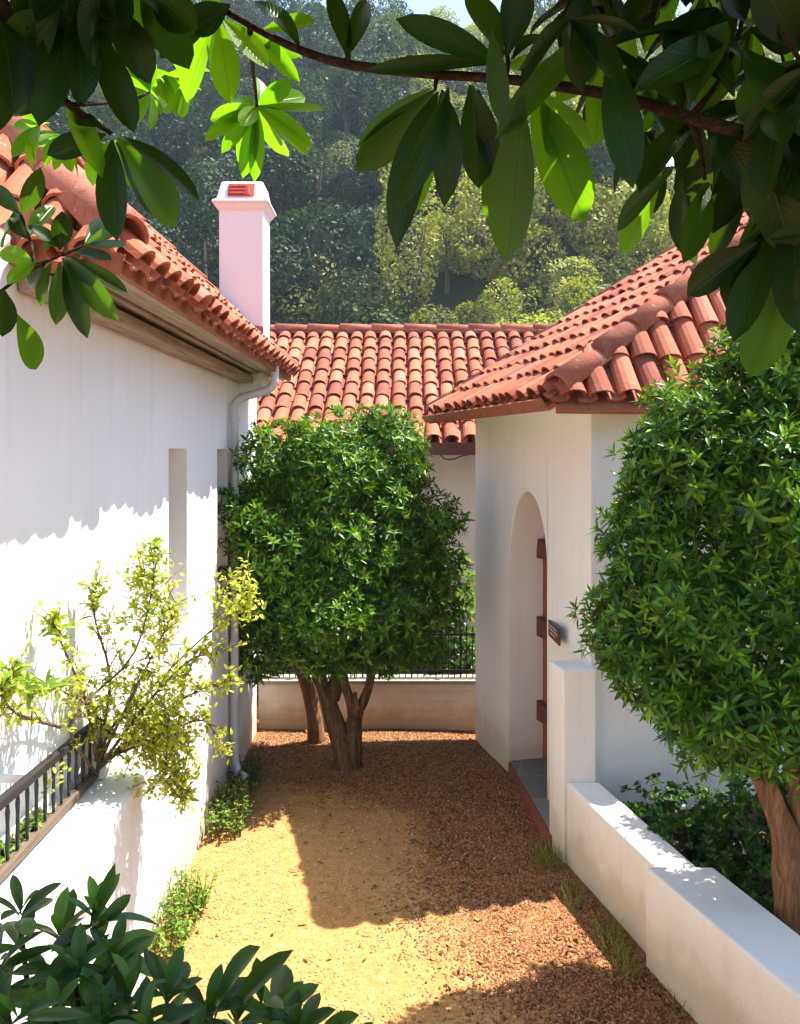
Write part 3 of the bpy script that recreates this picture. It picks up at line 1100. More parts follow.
for a in (au0, au1):
    wb.quad(RP(a, V0, -.2), RP(a, V0 + D_, -.2), RP(a, V0 + D_, spring), RP(a, V0, spring))
wb.quad(RP(U0, V0, -.2), RP(U0, V0, WT), RP(U0, V1, WT), RP(U0, V1, -.2))
wb.quad(RP(U1, V0, -.2), RP(U1, V1, -.2), RP(U1, V1, WT), RP(U1, V0, WT))
wb.quad(RP(U0, V1, -.2), RP(U0, V1, WT), RP(U1, V1, WT), RP(U1, V1, -.2))
wallo = wb.build('wall', M['warm'], rh, fix=True, bevel=.018)
# door leaf of upright boards, set back in the arch
dm = MB()
nb = 6
for i in range(nb):
    a = au0 + .004 + (au1 - au0 - .008) * i / nb
    b = au0 + .004 + (au1 - au0 - .008) * (i + 1) / nb - .006
    zt = min(spring + rise * math.sqrt(max(0, 1 - ((a - uc) / hw) ** 2)), spring + rise * math.sqrt(max(0, 1 - ((b - uc) / hw) ** 2)))
    zt = spring + rise * math.sqrt(max(0.02, 1 - (((a + b) / 2 - uc) / hw) ** 2)) + .03
    dv = .003 * (i % 2)
    dm.hexa([RP(a, V0 + .305 + dv, .115), RP(b, V0 + .305 + dv, .115), RP(b, V0 + .35, .115), RP(a, V0 + .35, .115)],
            [RP(a, V0 + .305 + dv, zt), RP(b, V0 + .305 + dv, zt), RP(b, V0 + .35, zt), RP(a, V0 + .35, zt)])
do = dm.build('door', M['door'], rh)
for z in (.45, 1.18, 1.86):
    MB().hexa([RP(au1 - .006, V0 + .25, z), RP(au1 - .30, V0 + .275, z), RP(au1 - .30, V0 + .303, z), RP(au1 - .006, V0 + .303, z)],
              [RP(au1 - .006, V0 + .25, z + .17), RP(au1 - .30, V0 + .275, z + .13), RP(au1 - .30, V0 + .303, z + .13), RP(au1 - .006, V0 + .303, z + .17)]).build('hinge', M['door_iron'], do)
MB().tube([RP(au0 + .1, V0 + .295, 1.1), RP(au0 + .1, V0 + .24, 1.1), RP(au0 + .16, V0 + .24, 1.1)], .012, 8).build('handle', M['iron'], do)
# roof
tr, kk, Rt = .64, .42, 4.0
RZ = 3.155
vR = (RV + Vector((0, 0, tr)))
lenR = Rt * math.sqrt(1 + tr * tr)
Lr = 3.12
hipv = (RV + RU * kk).normalized()
hn = Vector((hipv.y, -hipv.x, 0))
if hn.dot(RU) > 0:
    hn = -hn                      # points to the near-slope side
A0 = RP(0, 0, RZ)
rr = tile_slope(A0, RU, vR, Lr, lenR, [(A0, hn)], col=.195, course=.33, rc=.084, seed=14, lip=.085).build('roof', M['tile'], rh)
vN = (RU * kk + Vector((0, 0, tr)))
lenN = Rt * math.sqrt(kk * kk + tr * tr)
far_hip_n = Vector((-(RV * -1 + RU * kk).normalized().y, (RV * -1 + RU * kk).normalized().x, 0))
c2 = RP(0, 2 * Rt, RZ)
if far_hip_n.dot(RU) > 0:
    far_hip_n = -far_hip_n
nr_ = tile_slope(A0, RV, vN, 2 * Rt, lenN, [(A0, -hn), (c2, -far_hip_n)], col=.20, course=.33, rc=.086, seed=15, lip=.10)
nr_.build('end_roof', M['tile'], rh)
ra = tile_slope(c2, RU, (-RV + Vector((0, 0, tr))), Lr, lenR, [(c2, far_hip_n)], col=.195, seed=16)
ra.build('back_roof', M['tile'], rh)
top = RP(kk * Rt, Rt, RZ + tr * Rt)
cap_row(A0 + Vector((0, 0, .05)) + hipv * .02, top + Vector((0, 0, .07)), (-.3, -.6, 1), .105, .40, 17).build('hip_cap', M['cap'], rr, smooth=True)
cap_row(RP(Lr - .03, -.02, RZ + .02), RP(Lr - .03, Rt, RZ + tr * Rt + .03), (-.2, 0, 1), .085, .40, 18).build('verge_cap', M['cap'], rr, smooth=True)
cap_row(top + Vector((0, 0, .06)), RP(Lr, Rt, RZ + tr * Rt + .07), (0, 0, 1), .11, .42, 19).build('ridge_cap', M['cap'], rr, smooth=True)
ed_ = MB()  # edge board shaped to straighten the eave's shadow on the ground
e0, e1 = RP(-.02, -.082, RZ - .052), RP(Lr, -.082, RZ - .052)
nv = vR.normalized().cross(RU)
nv = -nv if nv.z < 0 else nv
ed_.hexa([e0 - nv * .03, e1 - nv * .03, e1 - nv * .03 - vR.normalized() * .018, e0 - nv * .03 - vR.normalized() * .018],
         [e0 + nv * .042, e1 + nv * .042, e1 + nv * .042 - vR.normalized() * .018, e0 + nv * .042 - vR.normalized() * .018])
ed_.build('fascia', M['fascia'], rh)
# plaster cove under the eaves
cv = MB()
for (a, b) in ((V0, .05),):
    cv.hexa([RP(.06, .05, RZ - .075), RP(Lr - .06, .05, RZ - .075), RP(Lr - .06, V0 + .01, RZ - .055), RP(.06, V0 + .01, RZ - .055)],
            [RP(.06, .05, RZ - .045), RP(Lr - .06, .05, RZ - .045), RP(Lr - .06, V0 + .01, RZ - .0), RP(.06, V0 + .01, RZ - .0)])
cv.hexa([RP(.06, V0 + .012, RZ - .073), RP(.06, 7.7, RZ - .073), RP(U0 + .01, 7.7, RZ - .053), RP(U0 + .01, V0 + .012, RZ - .053)],
        [RP(.06, V0 + .012, RZ - .045), RP(.06, 7.7, RZ - .045), RP(U0 + .01, 7.7, RZ - .0), RP(U0 + .01, V0 + .012, RZ - .0)])
cv.build('soffit', M['cream'], rh)
gb = MB()
gb.add([RP(U1, V0, WT), RP(U1, V1, WT), RP(U1, Rt, RZ + tr * Rt - .05)], [(0, 1, 2)])
gb.build('gable', M['white'], rh)

# door step
st = thing('doorstep', 'grey slate doorstep with a red brick edge at the arched door', 'step', (1.2, 7.0, 0))
outer = [(.925, 7.78), (1.035, 6.32)]
p3, p4 = RP(au0 + .004, V0 + D_ - .002, 0), RP(au1 - .004, V0 + D_ - .002, 0)
w1 = RP(au1 - .004, V0 + .0, 0)
poly = [(1.068, 6.32), (1.262, 6.34), (RP(au0 - .35, V0 - .004, 0).x, RP(au0 - .35, V0 - .004, 0).y), (RP(au0 + .004, V0 - .004, 0).x, RP(au0 + .004, V0 - .004, 0).y),
        (p3.x, p3.y), (p4.x, p4.y), (w1.x, w1.y), (.962, 7.735)]
MB().prism(poly, -.1, .11).build('slab', M['slab'], st, bevel=.006)
MB().hexa([(1.040, 6.30, -.1), (1.066, 6.30, -.1), (.958, 7.78, -.1), (.932, 7.78, -.1)],
          [(1.043, 6.30, .103), (1.066, 6.30, .103), (.958, 7.78, .103), (.935, 7.78, .103)]).build('riser', M['riser'], st, bevel=.005)

# sign beside the door
sg = thing('door_sign', 'small dark wooden sign with light lettering beside the arched door', 'sign', (1.145, 6.74, 1.43))
sa, sb = Vector((1.150, 6.95, 1.435)), Vector((1.158, 6.53, 1.442))
MB().bar(sa, sb, .016, .125).build('board', M['sign'], sg, bevel=.003)
ink = MB()
d = (sb - sa)
sn = Vector((-1, -.02, 0))
for (r, a, b) in ((.030, .18, .80), (.004, .12, .55), (.004, .60, .88), (-.026, .25, .72)):
    x = a
    rs = random.Random(int(a * 100 + r * 1000))
    while x < b:
        w = rs.uniform(.015, .035)
        h = rs.uniform(.008, .015)
        c0 = sa + d * x + Vector((-.0095, 0, r))
        c1 = sa + d * (x + w) + Vector((-.0095, 0, r))
        ink.bar(c0, c1, .003, h)
        x += w + .014
ink.build('lettering', M['sign_ink'], sg)
MB().bar((1.162, 6.78, 1.44), (1.20, 6.78, 1.44), .02, .03).build('bracket', M['iron'], sg)

# ================================================================== RIGHT LOW WALL + BED
rw = thing('garden_wall', 'low white parapet wall at the right with a taller stub against the house', 'wall', (1.3, 5, 0), 'low garden walls')
ll = lambda Y: 2.362 - .206 * Y


def seg_wall(mb, y0, y1, xl, xr, z0, z1):
    mb.hexa([(xl(y0), y0, z0), (xr(y0), y0, z0), (xr(y1), y1, z0), (xl(y1), y1, z0)],
            [(xl(y0), y0, z1), (xr(y0), y0, z1), (xr(y1), y1, z1), (xl(y1), y1, z1)])
    return mb


seg_wall(MB(), 6.10, 6.36, ll, lambda Y: ll(6.1) + .225, -.2, 1.31).build('stub', M['warm'], rw, bevel=.014)
seg_wall(MB(), 4.86, 6.098, lambda Y: ll(Y) + .022, lambda Y: ll(Y) + .245, -.2, .55).build('wall', M['warm'], rw, bevel=.016)
l2 = lambda Y: 1.322 + (4.86 - Y) * .275
seg_wall(MB(), 1.9, 4.857, l2, lambda Y: 1.69 + (4.86 - Y) * .19 if Y > 4 else 1.853 + (4.0 - Y) * .27, -.2, .552).build('end_wall', M['warm'], rw, bevel=.016)
bed = MB()
bz = .30
bed.add([(ll(6.0) + .2, 6.12, bz), (ll(4.9) + .2, 4.9, bz), (1.85, 3.9, bz), (2.4, 1.95, bz), (6.5, 1.95, bz), (6.5, 7.2, bz)], [(0, 1, 2, 3, 4, 5)])
tag(bed.build('planting_bed', M['soil'], fix=True), 'dark planting bed behind the right parapet', 'bed', kind='structure')

# ================================================================== TREES IN THE COURT


def limb(mb, pts, r, n=14, seg=14, flute=.16, twist=.25, rough=.03):
    mb.tube(spline(pts, n), lerp_list(r, n), seg, flute, twist, 4, rough)


ct = thing('round_tree', 'bushy round-crowned tree with a forked trunk in the middle of the path', 'tree', (-.49, 7.9, 0), 'trees in the court')
t1 = MB()
b = Vector((-.49, 7.9, -.05))
limb(t1, [b, b + Vector((.0, 0, .2)), b + Vector((-.10, .0, .52)), b + Vector((-.24, .02, .9)), b + Vector((-.40, .0, 1.25)), b + Vector((-.44, .05, 1.9))], [.115, .080, .066, .050, .040, .025])
limb(t1, [b + Vector((.06, .02, .05)), b + Vector((.07, .02, .32)), b + Vector((.10, .02, .52)), b + Vector((.20, .0, .72)), b + Vector((.28, .05, 1.1)), b + Vector((.32, .1, 1.7))], [.09, .072, .052, .036, .03, .02])
limb(t1, [b + Vector((.10, .02, .50)), b + Vector((.06, -.04, .66)), b + Vector((.0, -.04, .85)), b + Vector((-.0, -.02, 1.2)), b + Vector((.06, 0, 1.8))], [.06, .045, .038, .03, .02], 10, 10)
limb(t1, [b + Vector((.13, .02, .52)), b + Vector((.11, -.05, .62)), b + Vector((.10, -.06, .74))], [.035, .028, .018], 6, 8)
limb(t1, [b + Vector((-.2, .02, .95)), b + Vector((-.38, .02, 1.12)), b + Vector((-.6, .0, 1.45))], [.055, .045, .025], 8, 10)
limb(t1, [b + Vector((-.12, .04, .65)), b + Vector((-.02, .1, 1.0)), b + Vector((.05, .15, 1.6))], [.07, .055, .03], 8, 10)
t1.build('trunk', M['bark'], ct, smooth=True)
lobes = [((-.55, 7.95, 2.00), (.98, .92, .95)), ((-1.06, 7.72, 1.98), (.60, .62, .60)), ((-.62, 7.7, 2.58), (.48, .5, .4)), ((-.42, 7.8, 2.72), (.55, .55, .48)), ((-.02, 7.95, 2.72), (.42, .45, .50)),
         ((.12, 7.9, 1.85), (.48, .55, .62)), ((-.85, 7.75, 1.45), (.55, .55, .52)), ((-.15, 7.7, 1.35), (.62, .55, .50)), ((.30, 8.05, 2.25), (.30, .35, .42)),
         ((-.60, 7.45, 1.75), (.55, .5, .6))]
lobes = [((c[0] - .09 - (.13 if c[0] > .1 else 0), c[1], c[2]), r) for c, r in lobes]
whorl_crown(clumped(lobes, 75, 8), 6800, .088, .0125, 10, 'crown', M['leaf_round'], ct, 31, TPL_TINY, .5, .35)

c2t = thing('slender_tree', 'slim tree with a thin leaning trunk behind the forked tree', 'tree', (-.80, 8.62, 0), 'trees in the court')
t2 = MB()
b = Vector((-.80, 8.62, -.05))
limb(t2, [b, b + Vector((-.02, -.02, .3)), b + Vector((-.10, -.05, .65)), b + Vector((-.24, -.1, 1.0)), b + Vector((-.3, -.1, 1.7))], [.085, .062, .052, .045, .03], 12, 12)
t2.build('trunk', M['bark_red'], c2t, smooth=True)
whorl_crown([((-1.0, 8.5, 1.75), (.38, .3, .5)), ((-.7, 8.6, 2.2), (.42, .3, .45))], 220, .13, .019, 10, 'crown', M['leaf_deep'], c2t, 33, TPL_MID)

rt = thing('round_tree', 'dense clipped tree with a reddish twin trunk standing in the planting bed at right', 'tree', (1.955, 4.5, .3), 'trees in the court')
t3 = MB()
b = Vector((2.03, 4.5, .20))
limb(t3, [b, b + Vector((-.05, 0, .25)), b + Vector((-.06, 0, .45)), b + Vector((-.10, 0, .68)), b + Vector((-.20, .02, .95)), b + Vector((-.34, .05, 1.5))], [.115, .092, .085, .072, .058, .04], 22, 22, .20, .42)
limb(t3, [b + Vector((.05, .0, .0)), b + Vector((.0, .01, .4)), b + Vector((.01, .02, .7)), b + Vector((-.02, .03, 1.0)), b + Vector((-.03, .05, 1.6))], [.10, .085, .08, .07, .045], 22, 22, .20, .42)
limb(t3, [b + Vector((.08, .03, .1)), b + Vector((.14, .05, .6)), b + Vector((.30, .06, 1.1)), b + Vector((.5, .06, 1.6))], [.08, .07, .06, .03], 14, 18, .2, .42)
t3.build('trunk', M['bark_red'], rt, smooth=True)
lobes = [((2.15, 4.75, 2.20), (1.02, .85, 1.05)), ((1.58, 4.75, 2.12), (.52, .5, .58)), ((1.66, 4.68, 1.82), (.42, .45, .40)), ((1.72, 4.72, 2.85), (.5, .5, .42)), ((1.85, 4.55, 2.75), (.60, .55, .50)),
         ((2.35, 4.35, 2.35), (.8, .55, .85)), ((2.10, 4.45, 1.52), (.58, .48, .46)), ((2.45, 4.7, 3.05), (.7, .6, .4)), ((1.52, 4.8, 2.42), (.32, .36, .30)), ((2.6, 4.5, 1.55), (.6, .5, .5))]
lobes = [((c[0] * .95 - .035, 4.47 + (c[1] - 4.7) * .6, CAMZ + (c[2] - CAMZ) * .95 + (.03 if c[0] < 1.7 else 0)), (r[0] * .98, r[1] * .78, r[2] * .95)) for c, r in lobes]
lobes.append(((3.05, 5.45, 2.25), (.78, .55, .85)))  # unseen crown lobe, added to shade the bed and end wall
whorl_crown(clumped(lobes, 95, 9, (.13, .26)), 9800, .084, .0115, 10, 'crown', M['leaf_round'], rt, 41, TPL_TINY, .5, .35)

# low shrubs in the bed


def small_shrub(name, label, cat, c, r, n, ll_, lw_, mat, seed, group=None, nleaf=9, stems=5, tpl=TPL_MID, up=.5):
    o = thing(name, label, cat, (c[0], c[1], c[2]), group)
    pr = random.Random(seed)
    rnd = np.random.default_rng(seed)
    sm_ = MB()
    LV = Leaves(tpl)
    for i in range(stems):
        a = pr.uniform(0, 6.28)
        e = Vector((c[0] + r[0] * .75 * math.cos(a), c[1] + r[1] * .75 * math.sin(a), c[2] + r[2] * pr.uniform(.9, 1.6)))
        m_ = Vector(c) + (e - Vector(c)) * .5 + Vector((0, 0, .06))
        sm_.tube(spline([c, m_, e], 6), lerp_list([.010, .004], 6), 5)
    sm_.build('stems', M['twig'], o, smooth=True)
    cc = np.array([c[0], c[1], c[2] + r[2] * .8])
    for p, nn in lobes_points([(cc, np.array(r))], n, rnd, (.45, 1.08)):
        if p[2] < c[2]:
            continue
        ax = Vector(nn) * .7 + Vector((0, 0, up)) + Vector(rnd.normal(size=3)) * .35
        LV.rosette(p, ax, pr.randint(max(3, nleaf - 3), nleaf + 2), ll_ * pr.uniform(.7, 1.2), lw_, 20, 95, pr)
    LV.build('foliage', mat, o)
    return o


GB = 'low shrubs in the planting bed'
small_shrub('low_shrub', 'bright low shrub in the bed, catching sun beside the parapet', 'shrub', (1.72, 5.35, .3), (.28, .26, .17), 150, .05, .016, M['leaf_bed'], 51, GB)
small_shrub('low_shrub', 'dark low shrub in the bed against the blue-shaded end wall', 'shrub', (1.75, 5.82, .3), (.36, .22, .20), 150, .055, .016, M['leaf_bed'], 52, GB)
small_shrub('low_shrub', 'tall dark shrub in the bed just left of the red trunk', 'shrub', (2.15, 5.35, .3), (.34, .30, .30), 190, .07, .018, M['leaf_bed'], 53, GB)
small_shrub('low_shrub', 'spreading dark shrub at the foot of the red trunk', 'shrub', (1.86, 4.85, .3), (.26, .35, .14), 130, .06, .017, M['leaf_bed'], 54, GB)
small_shrub('low_shrub', 'dark shrub behind the red trunk at the picture edge', 'shrub', (2.65, 5.4, .3), (.4, .35, .36), 200, .07, .018, M['leaf_bed'], 55, GB)

# bushes behind the iron fence
GF = 'bushes behind the iron fence'
small_shrub('garden_bush', 'light green sunlit bush behind the iron fence beside the right house', 'bush', (.55, 9.95, 0), (.55, .45, .90), 520, .075, .020, M['leaf_weed'], 61, GF)
small_shrub('garden_bush', 'dark green bush pressed against the iron fence at its right end', 'bush', (.56, 9.48, 0), (.24, .20, .62), 260, .07, .018, M['leaf_deep'], 62, GF)
small_shrub('garden_bush', 'bushy green shrub behind the iron fence and the forked trunk', 'bush', (-.35, 9.85, 0), (.6, .4, .65), 420, .075, .02, M['leaf_round'], 63, GF)
small_shrub('garden_bush', 'green shrub behind the iron fence at its left end', 'bush', (-1.15, 9.8, 0), (.5, .4, .7), 380, .075, .02, M['leaf_round'], 64, GF)

# ================================================================== SPRAWLING SHRUB ON THE LEDGE
ss = thing('sprawling_shrub', 'sparse yellow-green shrub sprawling from the ledge over the white wall', 'shrub', (-1.33, 4.10, 1.5))
sm_ = MB()
LY = Leaves(TPL_TINY)
LB = Leaves(TPL_MID)
pr = random.Random(77)
root = at(97, 775, 4.16)
def off_wall(x, y, Y, gap=-1.33):
    return at(x, y, min(Y, -gap * F / max(1.0, 400.0 - x)))


stems = [
    [(97, 775), (70, 722), (130, 660), (150, 600), (155, 548)],
    [(97, 775), (110, 730), (150, 690), (200, 640), (250, 600)],
    [(97, 775), (100, 720), (60, 690), (20, 690)],
    [(60, 727), (20, 715), (2, 695), (12, 672)],
    [(97, 760), (85, 700), (60, 640), (55, 625)],
    [(97, 760), (110, 680), (95, 620), (95, 585)],
    [(97, 770), (140, 740), (170, 770), (185, 795)],
    [(97, 770), (150, 720), (200, 690), (230, 680)],
    [(97, 770), (150, 700), (190, 660), (215, 655)],
    [(100, 760), (130, 700), (160, 640), (170, 620)],
    [(100, 760), (140, 745), (200, 720), (220, 745)],
]
for si, pl in enumerate(stems):
    dep = 4.14
    pts = []
    for i, (x, y) in enumerate(pl):
        pts.append(off_wall(x, y, dep + (pr.uniform(-.18, .06) if i else 0) - .05 * i))
    S = spline(pts, 14)
    sm_.tube(S, lerp_list([.008, .005, .002], 14), 6)
    tip = 0 if si in (1, 7, 8) else 1
    big = si in (0, 2, 3, 4, 5, 6)
    for i in range(2, 14):
        p = S[i]
        d = (S[min(i + 1, 13)] - S[i - 1]).normalized()
        if big and i > 8:
            LB.rosette(p, d + Vector((0, 0, .4)), 7, .078, .011, 25, 90, pr)
        dens = 3 if si not in (1, 7, 8) else 3
        for q in range(dens):
            o = Vector((pr.gauss(0, 1), pr.gauss(0, 1), pr.gauss(0, 1))).normalized()
            e = p + (o * .6 + d * .5) * pr.uniform(.05, .16)
            sm_.tube([p, (p + e) / 2 + Vector((0, 0, .008)), e], [.0025, .002, .0012], 4)
            for w in range(7):
                f = pr.uniform(.25, 1.05)
                LY.add(p + (e - p) * f, Vector((pr.gauss(0, 1), pr.gauss(0, 1), pr.gauss(.3, 1))), Vector((pr.gauss(0, .6), pr.gauss(0, .6), 1)), pr.uniform(.018, .036), pr.uniform(.006, .0105))
# denser tangle in the middle
for k in range(200):
    c = off_wall(pr.gauss(140, 30), pr.gauss(700, 30), 4.05 + pr.uniform(-.22, .12))
    if k < 90:
        c = off_wall(pr.gauss(165, 16), pr.gauss(745, 22), 4.0 + pr.uniform(-.15, .1))
    elif k < 108:
        c = off_wall(pr.gauss(243, 12), pr.gauss(602, 10), 3.95 + pr.uniform(-.1, .1))
    elif k < 150:
        c = off_wall(pr.gauss(150, 14), pr.gauss(600, 20), 4.0 + pr.uniform(-.1, .1))
    o = Vector((pr.gauss(0, 1), pr.gauss(0, 1), pr.gauss(0, 1))).normalized() * .09
    sm_.tube([c - o, c + Vector((0, 0, .01)), c + o], [.002, .002, .001], 4)
    for w in range(18):
        LY.add(c + o * pr.uniform(-1, 1) + Vector((pr.gauss(0, .018), pr.gauss(0, .018), pr.gauss(0, .018))), Vector((pr.gauss(0, 1), pr.gauss(0, 1), pr.gauss(.3, 1))),
               Vector((pr.gauss(0, .6), pr.gauss(0, .6), 1)), pr.uniform(.017, .034), pr.uniform(.006, .0105))
sm_.build('branches', M['twig_pale'], ss, smooth=True)
LY.build('foliage', M['leaf_yellow'], ss)
LB.build('foliage', M['leaf_weed'], ss)

# little plants on the ledge behind the railing
for i, (yy, lab) in enumerate(((3.18, 'little green plant behind the railing, nearest the picture edge'), (3.42, 'little green plant behind the railing, midway along the ledge'))):
    small_shrub('ledge_plant', lab, 'plant', (-1.392, yy, 1.322), (.02, .10, .05), 60, .03, .008, M['leaf_weed'], 90 + i, 'small plants on the ledge', 5, 3, TPL_TINY)

# ================================================================== WEEDS AT THE WALL FEET


def weed(label, c, r, h, n, seed, mat='leaf_weed', leafy=True, group='weeds along the wall feet'):
    o = thing('weed_clump', label, 'weeds', c, group)
    pr = random.Random(seed)
    st_ = MB()
    LV = Leaves(TPL_TINY)
    for i in range(n if leafy else int(n * 1.6)):
        bx, by = c[0] + pr.uniform(-1, 1) * r[0], c[1] + pr.uniform(-1, 1) * r[1]
        hh = h * (pr.uniform(.4, 1.1) if leafy else pr.uniform(.15, 1.1))
        lean = Vector((pr.gauss(0, .3), pr.gauss(0, .3), 0)) * hh
        if leafy:
            p0, p1 = Vector((bx, by, 0)), Vector((bx, by, hh)) + lean
            st_.tube([p0, (p0 + p1) / 2 + lean * -.15, p1], [.003, .0025, .0015], 4)
            for k in range(12):
                f = pr.uniform(.2, 1.0)
                LV.add(p0 + (p1 - p0) * f, Vector((pr.gauss(0, 1), pr.gauss(0, 1), pr.gauss(.25, .4))), Vector((pr.gauss(0, .4), pr.gauss(0, .4), 1)),
                       pr.uniform(.018, .04), pr.uniform(.006, .012), pr.uniform(0, 1.5))
        else:
            LV.add((bx, by, 0), Vector((pr.gauss(0, .35), pr.gauss(0, .35), 1)), Vector((pr.gauss(0, 1), pr.gauss(0, 1), .2)), hh, pr.uniform(.0012, .0026), pr.uniform(-1.5, 1.5))
    if leafy:
        st_.build('stems', M['twig_pale'], o)
    LV.build('foliage', M[mat], o)
    return o


weed('leafy green weeds at the foot of the left wall, in the tree shade edge', (-1.27, 6.75, 0), (.12, .35, 0), .26, 110, 101)
weed('sunlit pale weeds at the foot of the left wall beside the ledge', (-1.29, 5.25, 0), (.10, .36, 0), .20, 110, 102)
weed('dark weeds in shade beside the downpipe foot', (-1.28, 7.5, 0), (.10, .35, 0), .18, 60, 103, 'leaf_deep')
weed('grass tuft at the near end of the slate doorstep', (.99, 6.12, 0), (.10, .16, 0), .15, 130, 104, 'dry_grass', False)
weed('small grass tuft midway along the right parapet foot', (1.07, 5.55, 0), (.05, .16, 0), .15, 70, 105, 'dry_grass', False)
weed('long grass strip along the right parapet foot', (1.20, 4.98, 0), (.06, .30, 0), .17, 150, 106, 'dry_grass', False)
weed('few grass stalks at the foot of the near parapet section', (1.37, 4.45, 0), (.05, .22, 0), .14, 34, 107, 'dry_grass', False)

# ================================================================== OVERHANGING TREES


PAINTED_LIT = {(588, 220), (592, 150), (625, 253), (596, 142), (232, 106), (178, 96), (268, 68), (292, 72), (300, 62), (315, 22), (560, 95), (412, 215), (90, 182), (138, 190), (100, 160), (120, 60), (8, 282), (0, 250), (545, 62), (560, 170), (622, 120), (700, 110), (740, 120)}  # tips of leaves coloured as if the sun shone through them


def manual_leaf(LV, bx, by, tx, ty, wpx, dep, pr, dz=None, young_lit_amt=None):
    a = at(bx, by, dep)
    e = at(tx, ty, dep + (pr.uniform(-.10, .10) if dz is None else dz))
    d = e - a
    L = d.length
    view = Vector((a.x, a.y, a.z - CAMZ)).normalized()
    u = -view + Vector((pr.uniform(-.55, .55), pr.uniform(-.4, .4), pr.uniform(.1, .9)))
    if young_lit_amt is None:
        young_lit_amt = pr.uniform(.6, 1.0) if (tx, ty) in PAINTED_LIT else pr.choice((0, 0, 0, .1, .3))
    LV.add(a, d, u, L * 1.02, wpx / F * dep * .5 * pr.uniform(.85, 1.12), pr.uniform(-.4, 1.3), young_lit_amt)


def droop_rosette(LV, p, n, l, w, pr, down=.4, spread=(35, 100), axis=None, young_lit_amt=0.0):
    ax = Vector(axis) if axis is not None else Vector((pr.uniform(-.4, .4), pr.uniform(-.4, .2), -down + .2))
    ph = pr.uniform(0, 6.28)
    ax.normalize()
    s = ax.orthogonal().normalized()
    o = ax.cross(s)
    for i in range(n):
        th = math.radians(pr.uniform(*spread))
        ph += 2.39996 + pr.uniform(-.3, .3)
        r = s * math.cos(ph) + o * math.sin(ph)
        d = ax * math.cos(th) + r * math.sin(th) + Vector((0, 0, -down))
        u = Vector((pr.uniform(-.5, .5), pr.uniform(-.5, .5), 1.0))
        k = pr.uniform(.75, 1.15)
        LV.add(p, d, u, l * k, w * k, pr.uniform(.1, 1.0), young_lit_amt * pr.uniform(.6, 1))


pr = random.Random(5)
rtree = thing('overhanging_tree', 'broad-leaved tree whose dark bough hangs across the top of the view from the right', 'tree', (2.1, .7, 1.2), 'overhanging broad-leaved trees')
br = MB()
main = [(1.9, .75, 1.2), (1.95, .8, 2.2), (1.8, .95, 3.1), at(860, 190, 1.25), at(760, 140, 1.32), at(690, 118, 1.36), at(620, 97, 1.4), at(530, 82, 1.46), at(480, 77, 1.5), at(430, 74, 1.53), at(350, 65, 1.6), at(300, 50, 1.64), at(250, 25, 1.68), at(205, -5, 1.72), at(150, -60, 1.78)]
S = spline(main, 70)
br.tube(S, lerp_list([.07, .065, .05, .017, .0115, .0098, .009, .0082, .008, .0085, .0085, .0075, .007, .006, .005], 70), 10, .06, .3, 3, .05)
tw = [
    [(530, 82, 1.46), (570, 62, 1.44), (610, 40, 1.42), (650, 15, 1.4), (690, -20, 1.38)],
    [(690, 118, 1.36), (720, 80, 1.36), (740, 30, 1.36), (750, -30, 1.36)],
    [(760, 140, 1.32), (775, 190, 1.32), (780, 240, 1.33), (785, 270, 1.34)],
    [(690, 118, 1.36), (700, 150, 1.38), (705, 180, 1.4)],
    [(437, 75, 1.53), (436, 82, 1.52), (435, 90, 1.5)],
    [(505, 78, 1.5), (508, 62, 1.48), (505, 50, 1.46)],
    [(250, 25, 1.68), (252, 60, 1.85), (256, 95, 2.05), (257, 106, 2.1)],
    [(205, -5, 1.72), (218, 18, 1.7)],
    [(860, 190, 1.25), (840, 120, 1.25), (800, 60, 1.28), (760, 0, 1.3)],
]
for t_ in tw:
    SS = spline([at(*q) for q in t_], 10)
    br.tube(SS, lerp_list([.006, .004, .003], 10), 7, .05)
br.tube(spline([(1.8, .95, 3.1), (1.5, 1.1, 3.7), (1.0, 1.35, 4.1), (.4, 1.6, 4.3)], 16), lerp_list([.05, .035, .02, .01], 16), 8)
br.tube(spline([(1.5, 1.1, 3.7), (1.3, 1.5, 4.1), (1.2, 1.9, 4.4)], 10), lerp_list([.03, .02, .01], 10), 8)
br.build('trunk', M['twig'], rtree, smooth=True)
LR = Leaves(TPL_BIG)
